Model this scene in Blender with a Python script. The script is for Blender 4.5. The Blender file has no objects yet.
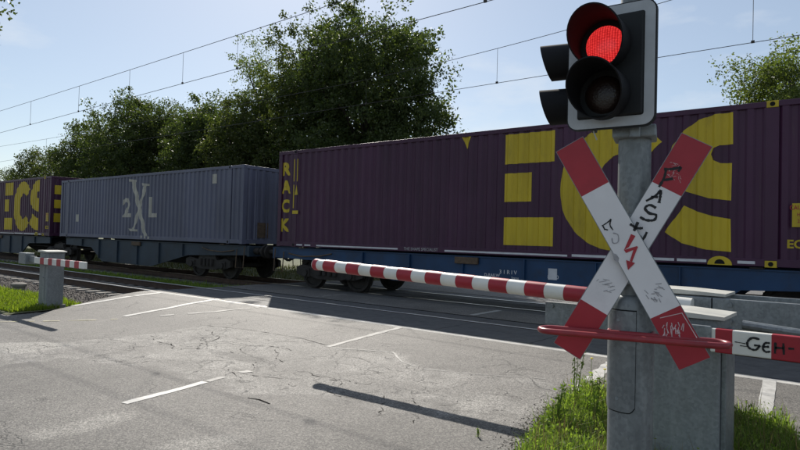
import bpy, bmesh, math, random
import numpy as np
from mathutils import Vector, Matrix
from mathutils.geometry import tessellate_polygon
rnd = random.Random(7); nr = np.random.default_rng(7)
rad = math.radians
scene = bpy.context.scene
C = scene.collection

# ------------------------------------------------------------------ camera
FPX, CH, YAW = 601.0, 1.55, rad(38.5)
_pitch = math.atan((238.0 - 225.0) / FPX); _roll = rad(1.5)
_f = np.array([-math.sin(YAW)*math.cos(_pitch), math.cos(YAW)*math.cos(_pitch), math.sin(_pitch)])
_r0 = np.array([math.cos(YAW), math.sin(YAW), 0.0]); _u0 = np.cross(_r0, _f)
_r = _r0*math.cos(_roll) + _u0*math.sin(_roll); _u = np.cross(_r, _f)
cam = bpy.data.cameras.new('camera'); camo = bpy.data.objects.new('camera', cam); C.objects.link(camo)
camo.matrix_world = Matrix(((_r[0], _u[0], -_f[0], 0), (_r[1], _u[1], -_f[1], 0), (_r[2], _u[2], -_f[2], CH), (0, 0, 0, 1)))
cam.sensor_width = 36.0; cam.lens = FPX/800*36.0; cam.clip_start = 0.05; cam.clip_end = 4000
scene.camera = camo
def ray(x, y): return _r*(x-400)/FPX - _u*(y-225)/FPX + _f
def at_y(x, y, Y):
    d = ray(x, y); return np.array([0, 0, CH]) + d*(Y/d[1])
def at_z(x, y, z):
    d = ray(x, y); return np.array([0, 0, CH]) + d*((z-CH)/d[2])

# ------------------------------------------------------------------ light
SUN_DIR = Vector((1.03, -0.915, -1.0)).normalized()           # the way the light travels
ELEV = math.asin(-SUN_DIR.z); AZ = math.atan2(-SUN_DIR.x, -SUN_DIR.y)
w = bpy.data.worlds.new('World'); scene.world = w; w.use_nodes = True
nt = w.node_tree; nt.nodes.clear()
o_ = nt.nodes.new('ShaderNodeOutputWorld'); bg = nt.nodes.new('ShaderNodeBackground')
sky = nt.nodes.new('ShaderNodeTexSky'); sky.sky_type = 'NISHITA'; sky.sun_disc = False
sky.sun_elevation = ELEV; sky.sun_rotation = AZ; sky.air_density = 1.0; sky.dust_density = 0.4; sky.ozone_density = 1.3
tc = nt.nodes.new('ShaderNodeTexCoord'); mp = nt.nodes.new('ShaderNodeMapping'); mp.inputs['Scale'].default_value = (2.2, 2.2, 6.5)
mp.inputs['Location'].default_value = (0.4, 1.7, 0.2)
no = nt.nodes.new('ShaderNodeTexNoise'); no.inputs['Scale'].default_value = 1.6; no.inputs['Detail'].default_value = 7; no.inputs['Roughness'].default_value = 0.55
cr = nt.nodes.new('ShaderNodeValToRGB'); cr.color_ramp.elements[0].position = 0.54; cr.color_ramp.elements[1].position = 0.78
cr.color_ramp.elements[1].color = (0.75, 0.75, 0.75, 1)
mx = nt.nodes.new('ShaderNodeMix'); mx.data_type = 'RGBA'
nt.links.new(tc.outputs['Generated'], mp.inputs['Vector']); nt.links.new(mp.outputs['Vector'], no.inputs['Vector'])
nt.links.new(no.outputs['Fac'], cr.inputs['Fac']); nt.links.new(cr.outputs['Color'], mx.inputs['Factor'])
hz = nt.nodes.new('ShaderNodeMix'); hz.data_type = 'RGBA'; hz.inputs['Factor'].default_value = 0.40; hz.inputs['B'].default_value = (4.8, 5.4, 6.1, 1)
nt.links.new(sky.outputs['Color'], hz.inputs['A']); nt.links.new(hz.outputs['Result'], mx.inputs['A']); mx.inputs['B'].default_value = (7.2, 7.6, 8.0, 1)
nt.links.new(mx.outputs['Result'], bg.inputs['Color']); bg.inputs['Strength'].default_value = 0.08
nt.links.new(bg.outputs['Background'], o_.inputs['Surface'])
sl = bpy.data.lights.new('sun', 'SUN'); sl.energy = 4.2; sl.angle = rad(0.6); sl.color = (1.0, 0.94, 0.85)
so = bpy.data.objects.new('sun', sl); C.objects.link(so); so.location = (-30, 30, 30)
so.rotation_euler = SUN_DIR.to_track_quat('-Z', 'Y').to_euler()
vs = scene.view_settings; vs.view_transform = 'Standard'; vs.look = 'None'; vs.exposure = 0.52; vs.gamma = 1.0; vs.use_curve_mapping = False
scene.render.resolution_x = 1024; scene.render.resolution_y = 576

# ------------------------------------------------------------------ helpers
def tag(o, label, cat, group=None):
    o['label'] = label; o['category'] = cat
    if group: o['group'] = group
    return o
def empty(name, label, cat, loc=(0, 0, 0), rz=0.0, group=None):
    o = bpy.data.objects.new(name, None); C.objects.link(o); o.location = loc; o.rotation_euler = (0, 0, rz)
    o.empty_display_size = 0.2
    return tag(o, label, cat, group)
class MB:
    def __init__(s): s.v = []; s.f = []; s.m = []
    def add(s, vs, fs, mi=0):
        n = len(s.v); s.v += [tuple(map(float, p)) for p in vs]; s.f += [tuple(n+i for i in f) for f in fs]; s.m += [mi]*len(fs); return s
    def box(s, x0, x1, y0, y1, z0, z1, mi=0, c=0.0):
        if c <= 0:
            return s.add([(x0,y0,z0),(x1,y0,z0),(x1,y1,z0),(x0,y1,z0),(x0,y0,z1),(x1,y0,z1),(x1,y1,z1),(x0,y1,z1)],
                         [(0,3,2,1),(4,5,6,7),(0,1,5,4),(1,2,6,5),(2,3,7,6),(3,0,4,7)], mi)
        bm = bmesh.new(); bmesh.ops.create_cube(bm, size=1.0)
        bmesh.ops.scale(bm, vec=(x1-x0, y1-y0, z1-z0), verts=bm.verts)
        bmesh.ops.translate(bm, vec=((x0+x1)/2, (y0+y1)/2, (z0+z1)/2), verts=bm.verts)
        bmesh.ops.bevel(bm, geom=list(bm.edges), offset=c, segments=2, profile=0.5, affect='EDGES')
        s.addbm(bm, mi); bm.free(); return s
    def addbm(s, bm, mi=0):
        bm.verts.index_update()
        return s.add([v.co for v in bm.verts], [[v.index for v in f.verts] for f in bm.faces], mi)
    def tube(s, pts, r, n=10, caps=True, mi=0, closed=False):
        pts = [Vector(p) for p in pts]; rs = r if isinstance(r, (list, tuple)) else [r]*len(pts)
        k = len(pts); vs = []; up = None
        for i, p in enumerate(pts):
            if closed: t = pts[(i+1) % k] - pts[i-1]
            else: t = (pts[min(i+1, k-1)] - pts[max(i-1, 0)])
            t.normalize()
            if up is None: up = Vector((0, 0, 1)) if abs(t.z) < 0.9 else Vector((1, 0, 0))
            a = t.cross(up); a.normalize(); b = a.cross(t); b.normalize(); up = b
            for j in range(n):
                th = 2*math.pi*j/n; vs.append(p + (a*math.cos(th) + b*math.sin(th))*rs[i])
        fs = []
        for i in range(k if closed else k-1):
            i2 = (i+1) % k
            for j in range(n):
                j2 = (j+1) % n; fs.append((i*n+j, i*n+j2, i2*n+j2, i2*n+j))
        if caps and not closed: fs += [tuple(range(n-1, -1, -1)), tuple((k-1)*n+j for j in range(n))]
        return s.add(vs, fs, mi)
    def lathe(s, prof, n=20, mi=0, axis='Z', origin=(0, 0, 0)):
        vs = []; ox, oy, oz = origin
        for r, h in prof:
            for j in range(n):
                th = 2*math.pi*j/n; a, b = r*math.cos(th), r*math.sin(th)
                vs.append((ox+a, oy+b, oz+h) if axis == 'Z' else (ox+a, oy+h, oz+b) if axis == 'Y' else (ox+h, oy+a, oz+b))
        fs = [(i*n+j, i*n+(j+1) % n, (i+1)*n+(j+1) % n, (i+1)*n+j) for i in range(len(prof)-1) for j in range(n)]
        fs += [tuple(range(n-1, -1, -1)), tuple((len(prof)-1)*n+j for j in range(n))]
        return s.add(vs, fs, mi)
    def prism(s, poly, h0, h1, axis='Y', mi=0):
        n = len(poly)
        P = (lambda a, b, h: (a, h, b)) if axis == 'Y' else (lambda a, b, h: (h, a, b)) if axis == 'X' else (lambda a, b, h: (a, b, h))
        vs = [P(a, b, h0) for a, b in poly] + [P(a, b, h1) for a, b in poly]
        fs = [tuple(range(n-1, -1, -1)), tuple(range(n, 2*n))] + [(i, (i+1) % n, n+(i+1) % n, n+i) for i in range(n)]
        return s.add(vs, fs, mi)
    def build(s, name, mats, parent=None, smooth=False, kind=None, angle=35):
        me = bpy.data.meshes.new(name); me.from_pydata(s.v, [], s.f)
        mats = mats if isinstance(mats, (list, tuple)) else [mats]
        for m in mats: me.materials.append(m)
        if len(mats) > 1: me.polygons.foreach_set('material_index', s.m)
        bm = bmesh.new(); bm.from_mesh(me); bmesh.ops.recalc_face_normals(bm, faces=bm.faces); bm.to_mesh(me); bm.free()
        if smooth:
            me.shade_smooth() if hasattr(me, 'shade_smooth') else None
            me.set_sharp_from_angle(angle=rad(angle))
        me.update(); o = bpy.data.objects.new(name, me); C.objects.link(o)
        if parent: o.parent = parent
        if kind: o['kind'] = kind
        return o
def link_mesh(name, me, parent=None, kind=None, loc=None):
    o = bpy.data.objects.new(name, me); C.objects.link(o)
    if parent: o.parent = parent
    if kind: o['kind'] = kind
    if loc: o.location = loc
    return o
def np_mesh(name, V, k, mat):                                  # V: (n*k,3), faces of k verts each
    n = len(V)//k; me = bpy.data.meshes.new(name)
    me.vertices.add(n*k); me.vertices.foreach_set('co', np.ascontiguousarray(V, dtype=np.float32).ravel())
    me.loops.add(n*k); me.loops.foreach_set('vertex_index', np.arange(n*k, dtype=np.int32))
    me.polygons.add(n); me.polygons.foreach_set('loop_start', np.arange(0, n*k, k, dtype=np.int32))
    me.materials.append(mat); me.update(calc_edges=True); me.validate(); return me
def copy_tree(o, parent=None):
    c = o.copy(); C.objects.link(c)
    if parent: c.parent = parent
    for ch in list(o.children): copy_tree(ch, c)
    return c

# ------------------------------------------------------------------ materials
def srgb(r, g, b): return tuple(((c/255)/12.92 if c/255 <= 0.04045 else ((c/255+0.055)/1.055)**2.4) for c in (r, g, b)) + (1.0,)
class NT:
    def __init__(s, name):
        s.m = bpy.data.materials.new(name); s.m.use_nodes = True; s.t = s.m.node_tree; s.b = s.t.nodes['Principled BSDF']
        s.co = s.t.nodes.new('ShaderNodeTexCoord').outputs['Object']
    def n(s, t, **k):
        x = s.t.nodes.new(t)
        for a, v in k.items(): setattr(x, a, v)
        return x
    def l(s, a, b): s.t.links.new(a, b)
    def noise(s, scale, detail=4, rough=0.6, vec=None, stretch=None, dist=0.0):
        x = s.n('ShaderNodeTexNoise'); x.inputs['Scale'].default_value = scale; x.inputs['Detail'].default_value = detail
        x.inputs['Roughness'].default_value = rough; x.inputs['Distortion'].default_value = dist
        v = vec or s.co
        if stretch:
            m = s.n('ShaderNodeMapping'); m.inputs['Scale'].default_value = stretch; s.l(v, m.inputs['Vector']); v = m.outputs['Vector']
        s.l(v, x.inputs['Vector']); return x.outputs['Fac']
    def ramp(s, fac, p0, p1, c0=(0, 0, 0, 1), c1=(1, 1, 1, 1)):
        x = s.n('ShaderNodeValToRGB'); e = x.color_ramp.elements; e[0].position = p0; e[1].position = p1; e[0].color = c0; e[1].color = c1
        s.l(fac, x.inputs['Fac']); return x.outputs['Color']
    def mix(s, fac, a, b, blend='MIX'):
        x = s.n('ShaderNodeMix', data_type='RGBA', blend_type=blend)
        for v, k in ((fac, 'Factor'), (a, 'A'), (b, 'B')):
            if hasattr(v, 'is_linked') or hasattr(v, 'links'): s.l(v, x.inputs[k])
            else: x.inputs[k].default_value = v
        return x.outputs['Result']
    def math(s, op, a, b=0.0):
        x = s.n('ShaderNodeMath', operation=op)
        for i, v in enumerate((a, b)):
            if hasattr(v, 'links'): s.l(v, x.inputs[i])
            else: x.inputs[i].default_value = v
        return x.outputs[0]
    def bump(s, h, strength=0.3, dist=0.01):
        x = s.n('ShaderNodeBump'); x.inputs['Strength'].default_value = strength; x.inputs['Distance'].default_value = dist
        s.l(h, x.inputs['Height']); s.l(x.outputs['Normal'], s.b.inputs['Normal'])
    def set(s, **k):
        for a, v in k.items():
            i = s.b.inputs[a.replace('_', ' ')]
            if hasattr(v, 'links'): s.l(v, i)
            else: i.default_value = v
def painted(name, col, rough=0.5, metal=0.0, var=0.25, scale=3.0, dirt=0.25, dirtcol=(0.05, 0.04, 0.035, 1), stretch=None, spec=0.4, bump=0.0):
    t = NT(name); c = tuple(col[:3]) + (1.0,)
    dark = tuple(x*(1-var) for x in c[:3]) + (1,); lite = tuple(min(1, x*(1+var*0.6)) for x in c[:3]) + (1,)
    a = t.mix(t.ramp(t.noise(scale, 5, stretch=stretch), 0.3, 0.7), dark, lite)
    if dirt > 0:
        d = t.ramp(t.noise(scale*2.3, 8, 0.7, stretch=stretch), 0.52, 0.85)
        a = t.mix(t.math('MULTIPLY', d, dirt*2), a, dirtcol)
    if 'galvanised' in name:
        vo = t.n('ShaderNodeTexVoronoi'); vo.inputs['Scale'].default_value = 55; t.l(t.co, vo.inputs['Vector']); sx_ = t.n('ShaderNodeSeparateColor'); t.l(vo.outputs['Color'], sx_.inputs[0])
        a = t.mix(0.55, a, t.ramp(sx_.outputs[0], 0, 1, (0.72, 0.72, 0.73, 1), (1.22, 1.22, 1.2, 1)), 'MULTIPLY')
        a = t.mix(t.math('MULTIPLY', t.ramp(t.noise(5, 6, 0.7, stretch=(3, 3, 0.5)), 0.5, 0.8), 0.35), a, (0.42, 0.43, 0.42, 1))
    if 'container_paint' in name:
        a = t.mix(t.math('MULTIPLY', t.ramp(t.noise(2.2, 8, 0.75, stretch=(4, 4, 0.35)), 0.58, 0.80), 0.55), a, (0.085, 0.06, 0.05, 1))
        a = t.mix(t.math('MULTIPLY', t.ramp(t.noise(0.5, 3, 0.5), 0.45, 0.7), 0.16), a, tuple(min(1, x*1.6+0.006) for x in c[:3])+(1,))
        t.bump(t.noise(1.6, 3, 0.5), 0.35, 0.05)
    t.set(Base_Color=a, Roughness=rough, Metallic=metal); t.b.inputs['Specular IOR Level'].default_value = spec
    if bump: t.bump(t.noise(scale*8, 4), bump, 0.005)
    return t.m
M = {}
M['purple'] = painted('purple_container_paint', (0.052, 0.0135, 0.042), 0.5, var=0.3, scale=0.9, dirt=0.12, stretch=(1, 1, 0.25), dirtcol=(0.06, 0.045, 0.045, 1))
M['blue_c'] = painted('blue_container_paint', (0.108, 0.114, 0.168), 0.5, var=0.25, scale=0.8, dirt=0.25, stretch=(1, 1, 0.25), dirtcol=(0.05, 0.045, 0.045, 1))
M['yellow'] = painted('container_yellow_lettering', (0.53, 0.39, 0.018), 0.5, var=0.22, scale=1.5, dirt=0.22, stretch=(1, 1, 0.3))
M['cream'] = painted('container_cream_lettering', (0.42, 0.40, 0.35), 0.55, var=0.2, scale=2, dirt=0.2)
M['wagon'] = painted('wagon_blue_paint', (0.010, 0.046, 0.118), 0.5, var=0.35, scale=1.2, dirt=0.4, dirtcol=(0.025, 0.022, 0.02, 1))
M['wagon_old'] = painted('wagon_dull_blue_paint', (0.026, 0.042, 0.062), 0.6, var=0.35, scale=1.2, dirt=0.45, dirtcol=(0.03, 0.026, 0.022, 1))
M['iron'] = painted('dirty_running_gear_iron', (0.028, 0.024, 0.021), 0.75, var=0.4, scale=6, dirt=0.3, dirtcol=(0.06, 0.035, 0.02, 1))
M['tyre'] = painted('wheel_tread_steel', (0.12, 0.11, 0.10), 0.45, metal=0.7, var=0.3, scale=8, dirt=0.3)
M['railside'] = painted('rusty_rail_side', (0.075, 0.045, 0.03), 0.8, var=0.4, scale=5, dirt=0.3)
M['railtop'] = painted('polished_rail_top', (0.55, 0.54, 0.52), 0.28, metal=1.0, var=0.15, scale=3, dirt=0.1)
M['galv'] = painted('galvanised_steel', (0.22, 0.24, 0.25), 0.48, metal=0.35, var=0.22, scale=7, dirt=0.2, dirtcol=(0.14, 0.13, 0.12, 1), bump=0.06)
M['galv_pole'] = painted('galvanised_pole_steel', (0.19, 0.205, 0.21), 0.5, metal=0.3, var=0.3, scale=9, dirt=0.3, dirtcol=(0.12, 0.12, 0.11, 1), stretch=(1, 1, 0.3), bump=0.05)
M['greybox'] = painted('galvanised_cabinet_sheet', (0.20, 0.215, 0.22), 0.5, var=0.22, scale=2.5, dirt=0.22, dirtcol=(0.12, 0.12, 0.11, 1), stretch=(1, 1, 0.3))
M['lid'] = painted('sunlit_tone_lid', (0.52, 0.51, 0.46), 0.5, var=0.15, scale=4, dirt=0.25, dirtcol=(0.2, 0.18, 0.13, 1))  # sunlit look of the cabinet tops put into the pale colour
M['red'] = painted('red_reflective_sheeting', (0.36, 0.022, 0.035), 0.42, var=0.2, scale=3, dirt=0.14, dirtcol=(0.10, 0.03, 0.03, 1))
M['red_tube'] = painted('worn_dark_red_paint', (0.30, 0.028, 0.036), 0.36, var=0.3, scale=6, dirt=0.2, dirtcol=(0.16, 0.08, 0.07, 1))
M['white'] = painted('white_sign_sheeting', (0.72, 0.70, 0.70), 0.45, var=0.1, scale=2.5, dirt=0.16, dirtcol=(0.33, 0.32, 0.32, 1))
M['boomwhite'] = painted('white_boom_sheeting', (0.74, 0.72, 0.66), 0.42, var=0.12, scale=3, dirt=0.15, dirtcol=(0.4, 0.38, 0.34, 1))
M['black'] = painted('black_signal_plastic', (0.007, 0.008, 0.009), 0.6, var=0.3, scale=5, dirt=0.12, dirtcol=(0.03, 0.03, 0.03, 1))
M['visor'] = painted('matt_black_visor', (0.011, 0.011, 0.013), 0.65, var=0.2, dirt=0.0, spec=0.2)
M['hole'] = painted('dark_opening', (0.006, 0.006, 0.006), 0.9, var=0.1, dirt=0)
M['frame'] = painted('signal_border_reflective', (0.42, 0.43, 0.44), 0.38, metal=0.1, var=0.15, scale=6, dirt=0.2, dirtcol=(0.2, 0.2, 0.2, 1))
M['ink'] = painted('black_marker_ink', (0.010, 0.010, 0.012), 0.5, var=0.1, dirt=0)
M['scratch'] = painted('scratched_bare_sheeting', (0.60, 0.45, 0.45), 0.6, var=0.3, scale=30, dirt=0)
M['smear'] = painted('grey_smear', (0.36, 0.35, 0.36), 0.6, var=0.3, scale=30, dirt=0)
M['paint'] = painted('worn_road_paint', (0.46, 0.45, 0.425), 0.6, var=0.25, scale=7, dirt=0.5, dirtcol=(0.17, 0.165, 0.155, 1))
M['paint_old'] = painted('nearly_gone_road_paint', (0.30, 0.29, 0.27), 0.7, var=0.3, scale=6, dirt=0.5, dirtcol=(0.15, 0.145, 0.14, 1))
M['paint_yel'] = painted('yellowed_road_paint', (0.52, 0.48, 0.30), 0.7, var=0.3, scale=6, dirt=0.5, dirtcol=(0.15, 0.145, 0.14, 1))
M['tar'] = painted('dark_bitumen_joint', (0.022, 0.021, 0.02), 1.0, var=0.3, scale=10, dirt=0.1, spec=0.0)
M['crack'] = painted('crack_dirt', (0.05, 0.047, 0.044), 1.0, var=0.5, scale=9, dirt=0.2, spec=0.0)
M['concrete'] = painted('weathered_concrete', (0.20, 0.185, 0.165), 0.85, var=0.35, scale=4, dirt=0.3, dirtcol=(0.10, 0.09, 0.08, 1))
M['pale_concrete'] = painted('pale_edge_concrete', (0.50, 0.48, 0.44), 0.8, var=0.25, scale=3, dirt=0.3)
M['panel'] = painted('crossing_panel_rubber', (0.10, 0.10, 0.10), 0.75, var=0.3, scale=5, dirt=0.3, dirtcol=(0.18, 0.17, 0.16, 1), bump=0.3)
M['tape'] = painted('white_reflective_tape', (0.58, 0.58, 0.60), 0.4, var=0.1, dirt=0.2)
M['wire'] = painted('bronze_wire', (0.05, 0.045, 0.04), 0.5, metal=0.5, var=0.2, dirt=0)
M['bark'] = painted('bark', (0.055, 0.042, 0.03), 0.9, var=0.4, scale=6, dirt=0.2)
M['stone'] = painted('ballast_stone', (0.092, 0.080, 0.072), 0.85, var=0.5, scale=9, dirt=0.3)
M['flower'] = painted('yellow_petals', (0.7, 0.55, 0.02), 0.6, var=0.1, dirt=0)
M['rust'] = painted('rusty_fittings', (0.115, 0.078, 0.05), 0.8, var=0.4, scale=10, dirt=0.3)
def leafmat(name, c0, c1, trans=0.4, tcol=None):
    t = NT(name); g = t.n('ShaderNodeNewGeometry').outputs['Random Per Island']
    col = t.ramp(g, 0.0, 1.0, c0, c1); t.set(Base_Color=col, Roughness=0.5)
    t.b.inputs['Specular IOR Level'].default_value = 0.12
    tr = t.n('ShaderNodeBsdfTranslucent'); t.l(t.mix(1.0, col, tcol or (1.5, 1.7, 0.6, 1), 'MULTIPLY'), tr.inputs['Color'])
    ms = t.n('ShaderNodeMixShader'); ms.inputs[0].default_value = trans
    t.l(t.b.outputs[0], ms.inputs[1]); t.l(tr.outputs[0], ms.inputs[2]); t.l(ms.outputs[0], t.t.nodes['Material Output'].inputs['Surface'])
    return t.m
M['leaf'] = leafmat('dark_green_leaf', (0.040, 0.060, 0.024, 1), (0.094, 0.112, 0.048, 1), 0.38)
M['leaf2'] = leafmat('olive_leaf', (0.042, 0.060, 0.022, 1), (0.098, 0.106, 0.042, 1), 0.36)
M['leaf3'] = leafmat('light_leaf', (0.07, 0.095, 0.03, 1), (0.14, 0.16, 0.06, 1), 0.4)
M['grass'] = leafmat('verge_grass_blade', (0.095, 0.15, 0.03, 1), (0.24, 0.30, 0.085, 1), 0.55)
M['grass_y'] = leafmat('sunlit_grass_blade', (0.10, 0.15, 0.02, 1), (0.19, 0.22, 0.04, 1), 0.5)
M['grass_far'] = leafmat('dull_far_grass', (0.07, 0.075, 0.035, 1), (0.15, 0.14, 0.075, 1), 0.3)
M['dry'] = leafmat('dry_stalk', (0.16, 0.12, 0.06, 1), (0.26, 0.20, 0.10, 1), 0.3, (1, 1, 0.8, 1))

def asphalt(name, base, crack=1.0, speck=1.0, seed=0.0, rough=0.72, patch=False):
    t = NT(name)
    mpn = t.n('ShaderNodeMapping'); mpn.inputs['Location'].default_value = (seed, seed*0.7, 0); t.l(t.co, mpn.inputs['Vector']); v = mpn.outputs['Vector']
    b = tuple(base)
    col = t.mix(t.ramp(t.noise(0.55, 6, 0.62, v), 0.30, 0.70), tuple(x*0.66 for x in b)+(1,), tuple(x*1.30 for x in b)+(1,))
    # tyre-polished lanes running with the road (along Y) and blotches
    col = t.mix(t.math('MULTIPLY', t.ramp(t.noise(1.1, 4, 0.6, v, (1.0, 0.16, 1)), 0.45, 0.75), 0.35), col, tuple(x*1.35 for x in b)+(1,))
    PR = None
    if patch:
        at = t.n('ShaderNodeAttribute'); at.attribute_name = 'wear'; sep = t.n('ShaderNodeSeparateColor'); t.l(at.outputs['Color'], sep.inputs[0]); PR = sep.outputs[0]
        mott = t.ramp(t.noise(3.2, 7, 0.7, v), 0.34, 0.66, (0.115, 0.112, 0.107, 1), (0.255, 0.249, 0.240, 1))
        col = t.mix(PR, col, mott); col = t.mix(sep.outputs[1], col, (0.27, 0.264, 0.25, 1)); col = t.mix(sep.outputs[2], col, (0.052, 0.050, 0.049, 1))
    vc = t.n('ShaderNodeTexVoronoi'); vc.inputs['Scale'].default_value = 85; t.l(v, vc.inputs['Vector'])
    gsep = t.n('ShaderNodeSeparateColor'); t.l(vc.outputs['Color'], gsep.inputs[0])
    col = t.mix(0.8*speck, col, t.ramp(gsep.outputs[0], 0.1, 0.95, (0.42, 0.41, 0.40, 1), (1.75, 1.71, 1.65, 1)), 'MULTIPLY')
    sp = t.noise(70, 4, 0.85, v)
    col = t.mix(0.85*speck, col, t.ramp(sp, 0.36, 0.64, (0.30, 0.30, 0.30, 1), (1.75, 1.72, 1.68, 1)), 'MULTIPLY')
    sp2 = t.noise(30, 4, 0.8, v)
    col = t.mix(0.5, col, t.ramp(sp2, 0.3, 0.75, (0.6, 0.6, 0.6, 1), (1.35, 1.35, 1.33, 1)), 'MULTIPLY')
    stain = t.ramp(t.noise(1.7, 5, 0.6, v), 0.60, 0.78)
    col = t.mix(t.math('MULTIPLY', stain, 0.30), col, tuple(x*0.45 for x in b)+(1,))
    if crack > 0:
        wv = t.n('ShaderNodeTexNoise'); wv.inputs['Scale'].default_value = 2.2; wv.inputs['Detail'].default_value = 5; t.l(v, wv.inputs['Vector'])
        add = t.n('ShaderNodeVectorMath', operation='MULTIPLY_ADD'); t.l(wv.outputs['Color'], add.inputs[0]); add.inputs[1].default_value = (0.9, 0.9, 0.9); t.l(v, add.inputs[2])
        lines = None
        for sc, wd, lo in ((0.75, 0.013, 0.50), (2.1, 0.020, 0.57)):
            vo = t.n('ShaderNodeTexVoronoi', feature='DISTANCE_TO_EDGE'); vo.inputs['Scale'].default_value = sc; t.l(add.outputs[0], vo.inputs['Vector'])
            ln = t.ramp(vo.outputs['Distance'], wd*0.35, wd, (1, 1, 1, 1), (0, 0, 0, 1))
            mk = t.ramp(t.noise(0.45*sc, 3, 0.6, v), lo, lo+0.06)
            if PR is not None: mk = t.math('MAXIMUM', t.math('MULTIPLY', mk, 0.5), t.math('MULTIPLY', PR, t.ramp(t.noise(1.3*sc, 3, 0.6, v), 0.46, 0.56)))
            ln = t.math('MULTIPLY', ln, mk)
            lines = ln if lines is None else t.math('MAXIMUM', lines, ln)
        col = t.mix(t.math('MULTIPLY', lines, 0.8*crack), col, (0.018, 0.018, 0.018, 1))
        h = t.math('SUBTRACT', t.math('ADD', sp, t.math('MULTIPLY', sp2, 0.6)), t.math('MULTIPLY', lines, 2.0))
    else: h = t.math('ADD', sp, t.math('MULTIPLY', sp2, 0.6))
    t.bump(h, 0.8, 0.009)
    t.set(Base_Color=col, Roughness=rough); t.b.inputs['Specular IOR Level'].default_value = 0.45
    return t.m
M['asphalt'] = asphalt('road_asphalt', (0.116, 0.112, 0.107), 0.9, patch=True)
M['asphalt_old'] = asphalt('old_cracked_asphalt', (0.20, 0.195, 0.187), 1.0, 0.9, 13.0)
M['asphalt_new'] = asphalt('smoother_asphalt', (0.145, 0.142, 0.138), 0.35, 0.8, 31.0)
M['asphalt_pale'] = asphalt('pale_asphalt_strip', (0.205, 0.20, 0.19), 0.0, 0.8, 44.0)
t = NT('field_soil_and_grass')
col = t.mix(t.ramp(t.noise(0.25, 6), 0.35, 0.65), (0.055, 0.075, 0.025, 1), (0.12, 0.115, 0.055, 1)); col = t.mix(0.5, col, t.ramp(t.noise(14, 5, 0.8), 0.3, 0.7, (0.5, 0.5, 0.5, 1), (1.4, 1.4, 1.4, 1)), 'MULTIPLY')
t.set(Base_Color=col, Roughness=0.95); t.bump(t.noise(20, 5), 0.8, 0.04); M['soil'] = t.m
t = NT('ballast_bed')
col = t.mix(t.ramp(t.noise(16, 4, 0.8), 0.35, 0.65), (0.03, 0.026, 0.023, 1), (0.13, 0.112, 0.098, 1)); t.set(Base_Color=col, Roughness=0.9); t.bump(t.noise(16, 4, 0.8), 1.0, 0.05); M['ballast'] = t.m
t = NT('red_signal_lens')
vo = t.n('ShaderNodeTexVoronoi'); vo.inputs['Scale'].default_value = 1.0; vo.inputs['Randomness'].default_value = 0.12
mpl = t.n('ShaderNodeMapping'); mpl.inputs['Scale'].default_value = (85, 4, 130); t.l(t.co, mpl.inputs['Vector']); t.l(mpl.outputs['Vector'], vo.inputs['Vector'])
e = t.ramp(vo.outputs['Distance'], 0.15, 0.6, (1.0, 0.06, 0.055, 1), (0.30, 0.006, 0.008, 1))
t.set(Base_Color=(0.3, 0.01, 0.01, 1), Roughness=0.3, Emission_Color=e); t.b.inputs['Emission Strength'].default_value = 0.8; M['lens_red'] = t.m
t = NT('dark_signal_lens')
vo = t.n('ShaderNodeTexVoronoi'); vo.inputs['Scale'].default_value = 95; t.l(t.co, vo.inputs['Vector'])
t.set(Base_Color=(0.022, 0.011, 0.008, 1), Roughness=0.35); t.bump(vo.outputs['Distance'], 0.35, 0.003); M['lens_dark'] = t.m

# ------------------------------------------------------------------ ground, road, track bed
TY0 = 9.14; TYF = 13.30                                        # track centres
def sm(a, b, x): x = max(0.0, min(1.0, (x-a)/(b-a))); return x*x*(3-2*x)
def zr(y):                                                     # road profile over the crossing
    return -0.12*(1-sm(4.6, 7.6, y)) - 0.10*sm(15.4, 20, y)
g = MB()
xs = [-1200, -300, -120, -60, -40, -30, -20, -14, -8, -2, 6, 20, 60, 200, 800]; ys = [-800, -200, -60, -20, -5, 0, 5, 10, 16, 22, 30, 60, 150, 400, 1500]
vs_ = [(x, y, -0.62 + (0.28 if y > 15.5 else 0.0)) for y in ys for x in xs]; n = len(xs)
g.add(vs_, [(j*n+i, j*n+i+1, (j+1)*n+i+1, (j+1)*n+i) for j in range(len(ys)-1) for i in range(n-1)])
gr = g.build('ground', M['soil']); gr['kind'] = 'structure'

def sheet(name, rows, mat, dz=0.0, kind='structure', parent=None, skirt=0.0, nx=24):
    """rows: (y, x0, x1); a strip that follows the road profile"""
    b = MB(); vs = []; fs = []
    for y, x0, x1 in rows:
        for i in range(nx+1): vs.append((x0+(x1-x0)*i/nx, y, zr(y)+dz))
    for j in range(len(rows)-1):
        for i in range(nx): a = j*(nx+1)+i; fs.append((a, a+1, a+nx+2, a+nx+1))
    b.add(vs, fs)
    if skirt:
        for side in (0, nx):
            k = len(b.v); pts = [vs[j*(nx+1)+side] for j in range(len(rows))]
            b.add([p for p in pts] + [(p[0], p[1], p[2]-skirt) for p in pts], [(j, j+1, len(rows)+j+1, len(rows)+j) for j in range(len(rows)-1)])
    return b.build(name, mat, parent, kind=kind)
rows = [(-14, -70, 30), (-6, -70, 30), (0, -70, 30), (3.0, -70, 30), (4.0, -70, 30), (4.35, -70, 30), (4.75, -13.2, 30), (5.0, -13.0, 30)]
rows += [(5.2+i*0.2, -13.0-0.62*(0.2+i*0.2), 9.0) for i in range(0, 16)]
RE = TY0-0.7535-0.085                                          # road edge at the near rail
rows = [r for r in rows if r[0] < RE-0.1] + [(RE, -14.75, 9.0)]
road = None
mid = sheet('road_between_tracks', [(TY0+1.40, -14.9, 9.0), (TYF-1.40, -15.0, 9.0)], M['asphalt_new'], skirt=0.3)
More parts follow.
